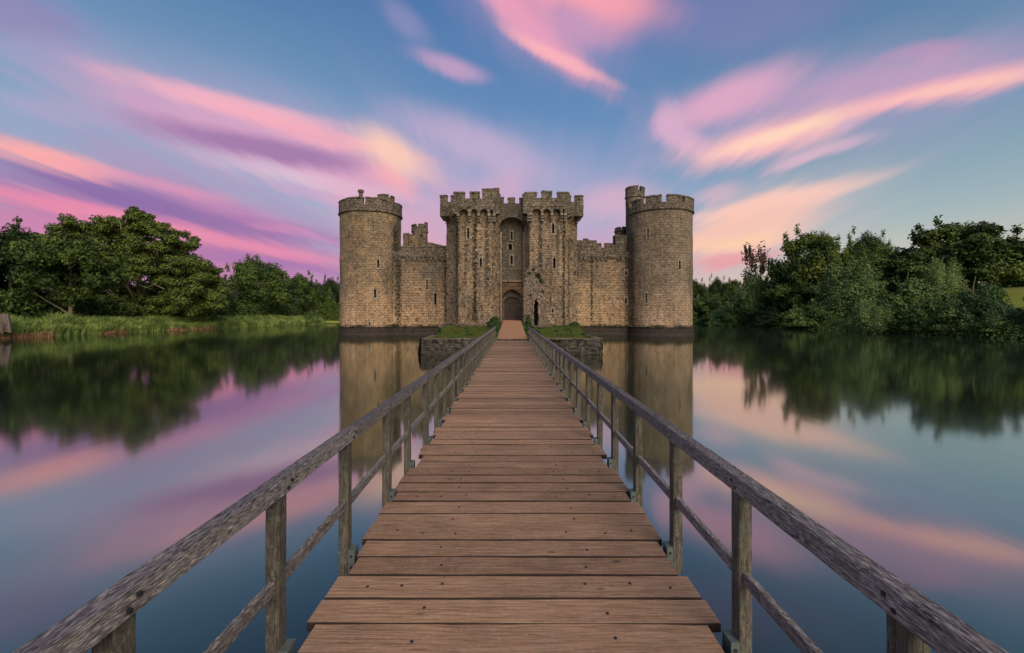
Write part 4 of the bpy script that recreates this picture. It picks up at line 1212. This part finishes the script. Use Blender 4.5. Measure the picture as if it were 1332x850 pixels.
# heaps of fallen stones at the wall foot
def rubble(cx, cy, rx, ry, n, smax, label, seed):
    r_ = random.Random(seed); m = MB()
    for _ in range(n):
        x, y = cx + r_.gauss(0, rx), cy + r_.gauss(0, ry); s = r_.uniform(.1, smax)
        z = hz(x, y)
        m.blk(lambda u, v, d: Vector((x + u, y + d, z + v)), -s * r_.uniform(.7, 1.3), s, -.1, s * r_.uniform(.5, 1.), -s * .7, s * .7, .2, .2, jit=s * .5)
    tag(m.build('rubble', M['ruin'], loc=(cx, cy, 1)), label, 'rubble', kind='stuff')
rubble(3.1, 54.6, .8, .35, 46, .26, 'fallen pale stones at the foot of the ruined wall', 1)
rubble(-5.0, 56.3, 1.2, .35, 30, .24, 'scattered stones at the foot of the left gate tower', 2)
rubble(-7.9, 56.5, .5, 1.2, 36, .3, 'dark stones along the island edge by the left gate tower', 3)

pw = []
def plinth_weeds(pts):
    for (x, y, z, nx, ny) in pts:
        k = mnoise.noise(Vector((x * .7, y * .7, 21))) + .5 * mnoise.noise(Vector((x * 2.6, y * 2.6, 3)))
        if k < -.12: continue
        n = int(16 + 40 * max(0, k)); hh = .10 + .45 * max(0, k)
        c = np.stack([x + rng.normal(0, .13, n) + nx * .08, y + rng.normal(0, .05, n) + ny * .08, z + rng.uniform(-.5, 1, n) * hh], 1)
        pw.append(leaf_quads(c, rng.normal(0, .6, (n, 3)) + [nx, ny, .5], rng.uniform(.03, .075, n)))
plinth_weeds([(x, YC - .16, 1.12, 0, -1) for x in np.arange(-17, -8.5, .22)] + [(x, YC - .16, 1.12, 0, -1) for x in np.arange(8.6, 17, .22)])
for (cx, cy), rr in ((CL, RL + .12), (CR, RR + .12)):
    plinth_weeds([(cx + rr * math.sin(a), cy - rr * math.cos(a), 1.14, math.sin(a), -math.cos(a)) for a in np.arange(-1.7, 1.7, .05)])
tag(quads_object('moss', np.concatenate(pw), M['moss']), 'dark moss and small weeds clinging along the castle plinth just above the water', 'moss', kind='stuff')

# ------------------------------------------------------------------ TREES
def clump_crown(K, leaves, shape, size, flat_=.7, up=.5, asp=.6, spread=(.24, .38), seed=1, inner=.0, droop=0., lean=.0):
    """K leafy clumps placed by shape(rand)->(x,y,z) in unit tree space; returns quads"""
    global rng
    r = np.random.default_rng(seed); out = []
    for k in range(K):
        c = np.array(shape(r)); R = r.uniform(*spread)
        n = int(leaves * (R / spread[1]) ** 2)
        d = r.normal(size=(n, 3)); d /= np.linalg.norm(d, axis=1, keepdims=True)
        rr = r.uniform(.0, 1, n) ** .42 * (1 + .35 * np.sin(d[:, 0] * 5 + k) * np.cos(d[:, 2] * 6 + k * 2))
        off = d * rr[:, None] * R * np.array([1, 1, flat_]) 
        p = c + off
        if droop: p[:, 2] -= droop * (np.hypot(off[:, 0], off[:, 1]) ** 1.5)
        nr = d * np.array([1, 1, 1.2]) + [0, 0, up] + r.normal(0, .55, (n, 3))
        out.append((p, nr))
    for k in range(K // 2):       # thin stray shoots break the outline
        c = np.array(shape(r)); dd = c - np.array([0, 0, .45]); dd /= np.linalg.norm(dd) + 1e-6
        t_ = r.uniform(0, 1, 90); o_ = c + dd * .13
        p = o_ + dd * t_[:, None] * .06 + r.normal(0, .028, (90, 3)); out.append((p, r.normal(0, 1, (90, 3)) + [0, 0, .5]))
    p = np.concatenate([a for a, b in out]); nr = np.concatenate([b for a, b in out])
    s = r.uniform(.7, 1.35, len(p)) * size
    return p, nr, s
def ell(r, z0, z1, rx=1., hollow=.45, squash=1., bottom=.0):
    for _ in range(50):
        d = r.normal(size=3); d /= np.linalg.norm(d)
        q = r.uniform(hollow, .93)
        x, y, z = d[0] * rx * q * .76, d[1] * rx * q * .76, d[2] * q
        z = z0 + (z1 - z0) * (z * .46 + .5)
        if z > z0 + bottom: return (x, y, z)
    return (0, 0, (z0 + z1) / 2)
# prototypes: unit radius 1 horizontally, unit height 1
PROTO = {}
def proto(name, K, leaves, z0, size, mat, hs=1.0, leafasp=.6, **kw):
    shp = kw.pop('shape', None) or (lambda r: ell(r, z0, 1., 1.))
    p, nr, s = clump_crown(K, leaves, shp, size, asp=leafasp, **kw)
    p[:, 2] = np.where(p[:, 2] < 0, np.abs(p[:, 2]) * .3, p[:, 2])
    # keep leaves isotropic for the usual height:radius ratio
    PROTO[name] = (p, nr, s, mat, leafasp, hs)
MESH = {}
def crown_obj(name, pname, parent, ratio):
    """ratio = height / radius of the tree; crown mesh in units of the radius"""
    key = (pname, round(ratio * 2) / 2)
    if key not in MESH:
        p, nr, s, mat, asp, hs = PROTO[pname]
        q = p.copy(); q[:, 2] *= ratio
        o = quads_object(name, leaf_quads(q, nr, s, asp), M[mat]); MESH[key] = o.data
        o.parent = parent; return o
    o = bpy.data.objects.new(name, MESH[key]); C.objects.link(o); o.parent = parent
    return o
proto('oak', 60, 1500, .16, .027, 'leaf_oak', seed=21, flat_=.5, spread=(.13, .27), shape=lambda r: ell(r, .12, 1.0, 1.12, .5))
proto('parasol', 40, 1500, .3, .027, 'leaf_oak', seed=31, flat_=.5, spread=(.15, .28), shape=lambda r: ell(r, .30, 1.0, 1.12, .4))
proto('oak2', 54, 1500, .10, .028, 'leaf_dark', seed=22, flat_=.55, spread=(.15, .29), shape=lambda r: ell(r, .06, 1.0, 1.1, .5))
def cone(r):
    z = r.uniform(.06, .97); q = (1 - z) ** .62 * .85 + .05; a = r.uniform(0, 2 * PI); rr = q * r.uniform(.35, 1)
    return (rr * math.cos(a), rr * math.sin(a), z)
proto('cone', 52, 1200, .05, .034, 'leaf_dark', seed=23, flat_=.45, spread=(.15, .32), shape=cone)
proto('willow', 34, 1400, .0, .036, 'leaf_willow', seed=24, flat_=.9, spread=(.2, .36), leafasp=.30, up=.2, droop=.8, shape=lambda r: ell(r, -.05, .98, 1.0, .3))
def birch(r):
    z = r.uniform(.3, .98); a = r.uniform(0, 2 * PI); rr = r.uniform(.1, .75) * (1.1 - z * .6)
    return (rr * math.cos(a), rr * math.sin(a), z)
proto('birch', 22, 230, .2, .07, 'leaf_rust', seed=25, flat_=.5, spread=(.2, .38), shape=birch)
proto('bush', 34, 1600, 0, .031, 'leaf_bramble', seed=26, flat_=.65, spread=(.18, .32), shape=lambda r: (lambda d: (d[0] * .66, d[1] * .66, abs(d[2]) * .72))(r.normal(size=3) / 1.75 if False else (lambda v: v / np.linalg.norm(v) * r.uniform(.3, 1))(r.normal(size=3))))
proto('bush2', 34, 1600, 0, .031, 'leaf_dark', seed=27, flat_=.8, spread=(.22, .36), shape=lambda r: (lambda v: (v[0] * .68, v[1] * .68, abs(v[2]) * .74))((lambda v: v / np.linalg.norm(v) * r.uniform(.3, 1))(r.normal(size=3))))

def trunk_obj(parent, H, R, th, limbs=7, seed=0, z0=0.):
    r_ = random.Random(seed); m = MB()
    pts = [(0, 0, -.4)]; rad = [th * 1.35]
    for k in range(1, 7):
        pts.append((r_.uniform(-.12, .12) * k * .35, r_.uniform(-.1, .1) * k * .35, H * .86 * k / 6)); rad.append(th * (1 - .8 * k / 6))
    tube(m, pts, rad, 9, .05)
    for k in range(limbs):
        i = r_.randint(1, 4); a = r_.uniform(0, 2 * PI) if k else PI; L = R * r_.uniform(.45, .85)
        b = Vector(pts[i]); d = Vector((math.cos(a), math.sin(a), r_.uniform(.35, .9)))
        ps = [b]; rs = [rad[i] * .6]
        for q in range(1, 5):
            ps.append(b + d * (L * q / 4) + Vector((r_.uniform(-.2, .2), r_.uniform(-.2, .2), r_.uniform(-.1, .25))) * q * .5); rs.append(rad[i] * .6 * (1 - .2 * q))
        tube(m, ps, rs, 6)
    return m.build('trunk', M['bark'], parent)
def tree(name, pname, px, top, hw, Y, label, cat='tree', group=None, th=None, trunk=True, rot=None, base=None, limbs=7):
    x = PX(px, Y); zb = GH(x, Y) if base is None else base
    zb = max(zb, .0)
    R = hw * 1.14 / F * Y; H = (PZ(top, Y) - zb) * (1.14 if pname.startswith('bush') else 1.03)
    o = empty(name, (x, Y, zb)); tag(o, label, cat, group)
    ratio = round(H / R * 2) / 2
    c = crown_obj('crown', pname, o, H / R)
    c.scale = (R, R, R * (H / R) / ratio)
    c.rotation_euler = (0, 0, random.uniform(0, 6.28) if rot is None else rot)
    trunk_obj(o, H, R, th or max(.12, H * .022), limbs, seed=int(px * 7 + Y))
    return o
def big_oak():
    """the tall spreading oak: its own crown built from the outline in the photograph, clump by clump"""
    Y = 84.0; cx = PX(182, Y); zb = GH(cx, Y)
    o = tag(empty('oak_tree', (cx, Y, zb)), 'tallest broad oak rising above the other trees on the left bank', 'tree')
    cl = [(75,315,20),(95,305,20),(118,300,22),(142,300,20),(160,292,17),(172,284,13),(182,281,12),(192,288,14),(205,300,18),(222,306,16),(233,318,17),
          (85,340,24),(110,335,26),(140,330,26),(170,320,26),(200,330,26),(225,340,26),(245,345,20),(258,350,18),(268,365,18),
          (100,365,26),(130,365,28),(160,360,28),(190,362,28),(220,368,26),(245,375,24),(270,385,22),(285,392,18),
          (110,392,24),(150,395,26),(190,398,24),(225,400,22),(255,402,20),(205,345,24),(150,345,26),(180,300,16),(150,310,18),(215,322,16)]
    r = np.random.default_rng(5); P_, N_ = [], []
    for rep in range(3):
        for (px, py, hr) in cl:
            if rep and r.random() < .15: continue
            y = Y + [0, -3.2, 3.5][rep] * r.uniform(.7, 1.2) * min(1., hr / 18) + r.uniform(-1, 1)
            R = hr * (1 if rep == 0 else .95) / F * Y * .78
            sub = 5
            for q in range(sub):
                dd = r.normal(size=3); dd /= np.linalg.norm(dd)
                cc = np.array([PX(px + r.uniform(-4, 4) - (10 if px < 130 else 0), Y) - cx, y - Y, PZ(py + r.uniform(-3, 3), Y) - zb]) + dd * R * .6
                n = int(230 * (hr / 18) ** 1.2); d = r.normal(size=(n, 3)); d /= np.linalg.norm(d, axis=1, keepdims=True)
                P_.append(cc + d * (r.uniform(0, 1, n) ** .45)[:, None] * R * .62 * np.array([1, 1, .6]))
                N_.append(d + [0, 0, .6] + r.normal(0, .5, (n, 3)))
    p = np.concatenate(P_); n = np.concatenate(N_)
    quads_object('crown', leaf_quads(p, n, r.uniform(.7, 1.3, len(p)) * .20, .62), M['leaf_oak'], o)
    trunk_obj(o, 17, 9, .55, 12, seed=8)
    m = MB()   # the pale bare branches
    for pts in ([(181, 304), (180, 297), (176, 291)], [(180, 300), (186, 294), (187, 288)], [(235, 378), (222, 372), (212, 376), (200, 372)]):
        tube(m, [(PX(a, Y) - cx, -3.9 + k * .1, PZ(b, Y) - zb) for k, (a, b) in enumerate(pts)], [.10, .08, .06, .04][:len(pts)], 6)
    m.build('bare_branch', M['bark'], o)
big_oak()
LB = 'trees along the left bank'; RB = 'trees along the right bank'
T = [
 ('oak_tree', 'oak2', 14, 302, 52, 66, 'dense dark green tree at the far left edge of the picture', LB),
 ('young_oak_tree', 'parasol', 92, 318, 58, 65, 'low spreading tree with bare straight trunk standing at the reed edge on the left', LB),
 ('ash_tree', 'oak2', 232, 350, 50, 98, 'dark leafy tree filling in behind the right half of the tallest left oak', LB),
 ('ash_tree', 'oak', 264, 350, 30, 96, 'narrow dark tree closing the right flank of the tallest left oak', LB),
 ('ash_tree', 'oak2', 288, 372, 18, 108, 'small dark tree between the tall left oak and the pointed tree', LB),
 ('hornbeam_tree', 'oak2', 332, 340, 38, 122, 'domed dark tree standing alone between the tall oak and the west tower', LB),
 ('hornbeam_tree', 'oak2', 388, 353, 25, 146, 'smaller domed tree halfway between the lone domed tree and the round tower', LB),
 ('hornbeam_tree', 'oak2', 412, 366, 18, 156, 'rounded dark tree just left of the west round tower', LB),
 ('hornbeam_tree', 'oak2', 432, 359, 18, 166, 'greyish distant tree half hidden by the west round tower', LB),
 ('hornbeam_tree', 'cone', 362, 376, 20, 150, 'low tree in the gap between the two domed trees', LB),
 # right, back row
 ('lime_tree', 'oak', 1060, 294, 50, 96, 'tall yellow green tree with a round open crown right of the castle', RB),
 ('lime_tree', 'oak2', 1128, 298, 30, 112, 'dark tree top just right of the tall yellow green tree', RB),
 ('oak_tree', 'oak2', 1188, 308, 50, 98, 'broad dark oak left of the highest tree on the right bank', RB),
 ('oak_tree', 'oak', 1250, 289, 64, 92, 'highest spreading dark oak on the right bank', RB),
 ('oak_tree', 'oak2', 1342, 313, 38, 104, 'dark tree cut by the right edge of the picture above the meadow', RB),
 ('birch_tree', 'birch', 983, 327, 21, 112, 'thin rusty leaved birch with sparse crown right of the castle', RB),
 ('birch_tree', 'birch', 1009, 343, 14, 106, 'small sparse tree between the rusty birch and the tall yellow green tree', RB),
 ('hawthorn_tree', 'oak2', 905, 361, 16, 150, 'distant dark tree touching the east round tower', RB),
 ('hawthorn_tree', 'oak2', 933, 362, 14, 146, 'distant low tree second from the east round tower', RB),
 ('hawthorn_tree', 'oak', 952, 369, 20, 140, 'olive green low tree between the east round tower and the birch', RB),
 # right, waterside
 ('hawthorn_tree', 'oak2', 925, 376, 26, 128, 'dark waterside bush nearest the east round tower', RB),
 ('willow_tree', 'willow', 982, 356, 38, 108, 'grey green willow overhanging the water below the birch', RB),
 ('hazel_tree', 'oak', 1030, 352, 36, 98, 'leafy green bush below the tall yellow green tree', RB),
 ('willow_tree', 'willow', 1104, 328, 44, 84, 'tall pale green willow in the middle of the right bank', RB),
 ('willow_tree', 'willow', 1137, 388, 28, 68, 'low pale willow spilling over the waterline on the right bank', RB),
 ('hazel_tree', 'bush', 1182, 352, 48, 68, 'rounded deep green bush right of the pale willow', RB),
 ('willow_tree', 'willow', 1228, 334, 26, 84, 'feathery upright pale shrub below the highest oak on the right', RB),
 ('bramble_bush', 'bush', 1266, 358, 46, 58, 'large brownish green thicket left of the meadow gap', RB),
 ('bramble_bush', 'bush', 1356, 376, 38, 51, 'dark thicket cut by the right edge below the meadow gap', RB),
 ('bramble_bush', 'bush', 1218, 384, 40, 62, 'low dark thicket at the waterline below the feathery shrub', RB),
 ('bramble_bush', 'bush', 1060, 386, 40, 87, 'low dark bush at the waterline below the tall yellow green tree', RB),
 ('bramble_bush', 'bush2', 1016, 392, 32, 98, 'low dark bush at the waterline right of the grey green willow', RB),
 ('bramble_bush', 'bush', 948, 388, 30, 112, 'low olive bush at the waterline below the distant trees', RB),
 ('bramble_bush', 'bush', 1306, 398, 32, 53.5, 'low brown tinged bush directly below the meadow gap', RB),
 # far bank seen past the castle
 ('hawthorn_tree', 'oak2', 500, 372, 34, 160, 'far tree behind the castle on the left', LB),
 ('hawthorn_tree', 'oak2', 840, 374, 34, 160, 'far tree behind the castle on the right', RB),
 ('round_shrub', 'bush', 405, 401, 13, 130, 'small round green shrub at the end of the left reed bank', LB),
]
for (nm, pn, px, top, hw, Y, lab, grp) in T:
    kw = {}
    if nm == 'young_oak_tree': kw = dict(th=.30, limbs=2)
    cat = 'shrub' if 'bush' in nm or 'shrub' in nm else 'tree'
    tree(nm, pn, px, top, hw, Y, lab, cat, grp, **kw)
# dark undergrowth massed beneath the trees (nobody could count it)
def undergrowth(label, segs, n, hmax, mat, seed, size=.17):
    r = np.random.default_rng(seed); out = []
    for (x0, y0, x1, y1, wx, hh, k) in segs:
        m_ = int(n * k); t = r.uniform(0, 1, m_); x = x0 + (x1 - x0) * t + r.normal(0, wx, m_); y = y0 + (y1 - y0) * t
        hb = np.array([1 + .55 * mnoise.noise(Vector((a * .35, b * .28, seed))) + .3 * mnoise.noise(Vector((a * 1.2, b * .9, seed))) for a, b in zip(x, y)])
        z = r.uniform(0, 1, m_) ** .8 * hh * hb * np.clip(1.15 - (np.abs(x - (x0 + (x1 - x0) * t)) / (wx * 2.6)) ** 2, .1, 1)
        zg = np.array([max(0., GH(a, b)) for a, b in zip(x[::1], y[::1])])
        out.append(leaf_quads(np.stack([x, y, zg + z], 1), r.normal(0, .8, (m_, 3)) + [0, 0, .5], r.uniform(.6, 1.3, m_) * size, .65))
    tag(quads_object('undergrowth', np.concatenate(out), M[mat]), label, 'undergrowth', kind='stuff')
undergrowth('dark leafy undergrowth massed beneath the trees on the left bank', [(-70, 56, -68, 150, 1.6, 4.2, .5), (-80, 60, -80, 155, 3, 6.5, .5)], 110000, 5, 'leaf_dark', 61, .26)
undergrowth('tangled brambles overhanging the waterline along the right bank', [(57.2, 44, 57.2, 142, .8, 1.2, .45), (61, 44, 61, 142, 1.6, 2.2, .3)], 120000, 4, 'leaf_bramble', 62, .125)
undergrowth('hedge of dark trees along the top of the meadow on the right', [(112, 84, 128, 118, 3.0, 9, 1), (96, 104, 118, 122, 3, 8, .8)], 60000, 6, 'leaf_dark', 66, .3)
undergrowth('far hedge growth behind the castle', [(-66, 147, 66, 147, 1.5, 7, 1)], 30000, 4, 'leaf_dark', 63, .4)
undergrowth('dark woodland mass behind the right bank trees', [(68, 92, 66, 150, 2.5, 6.5, .6), (80, 84, 78, 110, 2.5, 5, .4)], 60000, 6, 'leaf_dark', 64, .3)

# reeds on the left bank
def edge_x(y): return -58.0 + 1.0 * mnoise.noise(Vector((0, y * .09, 5))) + (2.2 * min(1, max(0, (112 - y) / 8)) if y > 60 and False else 0)
def reeds(n, seed, w0, w1, h0, h1, off0, off1, mat, name, label, ymax=112, pat=False):
    r = np.random.default_rng(seed)
    y = 36 + (ymax - 36) * r.uniform(0, 1, n) ** 1.25; o_ = r.uniform(off0, off1, n)
    x = np.array([edge_x(b) for b in y]) - o_
    if pat:
        keep = np.array([mnoise.noise(Vector((a * .2, b * .22, 77))) * 1.1 + mnoise.noise(Vector((a * 3, b * 2.2, 7))) * .5 > r.uniform(-.05, .6) for a, b in zip(x, y)]); x, y, o_ = x[keep], y[keep], o_[keep]; n = len(x)
    hn = np.array([.82 + .5 * mnoise.noise(Vector((a * .5, b * .35, 8))) + .15 * mnoise.noise(Vector((a * 2, b * 1.6, 8))) for a, b in zip(x, y)])
    zg = np.array([max(-.05, GH(a, b)) for a, b in zip(x, y)])
    h = r.uniform(h0, h1, n) * hn; w = r.uniform(w0, w1, n); a = r.uniform(0, 2 * PI, n)
    dx, dy = np.cos(a) * w, np.sin(a) * w; lx, ly = r.normal(.06, .28, n) * h, r.normal(0, .3, n) * h
    A = np.stack([x - dx, y - dy, zg - .05], 1); B = np.stack([x + dx, y + dy, zg - .05], 1)
    mid1 = np.stack([x + dx + lx * .3, y + dy + ly * .3, zg + h * .62], 1); mid0 = np.stack([x - dx + lx * .3, y - dy + ly * .3, zg + h * .62], 1)
    tp1 = np.stack([x + lx + dx * .2, y + ly + dy * .2, zg + h], 1); tp0 = np.stack([x + lx - dx * .2, y + ly - dy * .2, zg + h], 1)
    q = np.concatenate([np.stack([A, B, mid1, mid0], 1), np.stack([mid0, mid1, tp1, tp0], 1)])
    tag(quads_object(name, q, M[mat]), label, 'reeds', kind='stuff')
reeds(76000, 71, .03, .075, .95, 1.9, -.4, 4.8, 'reed', 'reeds', 'green reeds and bank grass fringing the water on the left bank', ymax=140)
reeds(26000, 72, .025, .05, .2, .9, -.55, .15, 'reed_dry', 'dry_reeds', 'rusty dry reed stems at the waterline of the left bank', ymax=90, pat=True)

# weathered structure at the left edge
def landing():
    Y = 51.0
    root = tag(empty('low_wall', (PX(4, Y), Y, .8)), 'pale weathered wall end with sloping side standing in the reeds at the left edge', 'wall')
    base = Vector((PX(4, Y), Y, .8))
    def B(u, v, d): return Vector((u, d, v)) 
    m = MB()
    zt = PZ(408.6, Y) - .8
    xa, xb = PX(-30, Y) - base.x, PX(10.5, Y) - base.x
    for k in range(7):
        z0, z1 = k * zt / 7, (k + 1) * zt / 7
        m.blk(B, xa, xb - .12 + .28 * (1 - (k + 1) / 7) , z0, z1 - .01, 0 + .01 * (k % 2), .3, .6, .5, jit=.012)
    m.build('wall_face', M['hut'], root)
    m = MB(); beam(m, (xb + .26, .0, -.1), (xb - .06, .0, zt + .06), .14, .14); m.build('corner_post', M['hut'], root)
    m = MB(); beam(m, (PX(8, Y) - base.x, -.4, -.2), (PX(8, Y) - base.x, -.4, PZ(419, Y) - .8), .16, .16); m.build('short_post', M['coping'], root)
landing()

# faint crescent moon
def moon():
    d = Vector(((875.6 - HX) / F, 1, (HY - 132) / F)).normalized(); D = 3000.
    c = Vector((0, 0, EYE)) + d * D; s = D * 3.3 / F * .95
    side = Vector((1, 0, 0)); up = d.cross(side).normalized() * -1; side = up.cross(d).normalized()
    if side.x < 0: side = -side
    if up.z < 0: up = -up
    m = MB(); n = 16
    for k in range(n):
        q = []
        for kk in (k, k + 1):
            t = -1.25 + 2.5 * kk / n
            a = math.radians(-22)
            for rr in (0, 1):
                x = math.cos(t * PI / 2.5) * (1 if rr else .62); y = math.sin(t * PI / 2.5)
                q.append(side * (x * math.cos(a) - y * math.sin(a)) + up * (x * math.sin(a) + y * math.cos(a)))
        m.face([c + q[0] * s, c + q[1] * s, c + q[3] * s, c + q[2] * s])
    mt, nt = material('moonlight')
    e = nt.new('ShaderNodeEmission'); e.inputs[0].default_value = lin((164, 170, 210)); nt.l.new(e.outputs[0], nt.out.inputs[0])
    tag(m.build('moon', mt, loc=tuple(c)), 'faint thin crescent moon beside the pink cloud right of the castle', 'moon')
moon()

# ------------------------------------------------------------------ light and camera
sl = bpy.data.lights.new('sun', 'SUN'); sl.energy = 3.3; sl.angle = math.radians(48); sl.color = (1.0, .88, .75)
so = bpy.data.objects.new('sun', sl); C.objects.link(so)
a = math.radians(SUN_ROT)    # direction towards the sun: clockwise from +Y
sd = Vector((math.sin(a) * math.cos(math.radians(SUN_EL)), math.cos(a) * math.cos(math.radians(SUN_EL)), math.sin(math.radians(SUN_EL))))
so.rotation_euler = sd.to_track_quat('Z', 'Y').to_euler(); so.location = (0, -20, 40)
cam = bpy.data.cameras.new('camera'); co = bpy.data.objects.new('camera', cam); C.objects.link(co)
co.location = (0, 0, EYE); co.rotation_euler = (PI / 2, 0, 0)
cam.sensor_width = 36; cam.lens = F / 1332 * 36; cam.shift_y = -(425 - HY) / 1332; cam.clip_start = .05; cam.clip_end = 20000
SC.camera = co
SC.view_settings.view_transform = 'Standard'; SC.view_settings.look = 'None'; SC.view_settings.exposure = 0; SC.view_settings.gamma = 1
SC.cycles.max_bounces = 6; SC.cycles.diffuse_bounces = 3; SC.cycles.glossy_bounces = 3; SC.cycles.transmission_bounces = 3
SC.cycles.sample_clamp_indirect = 6
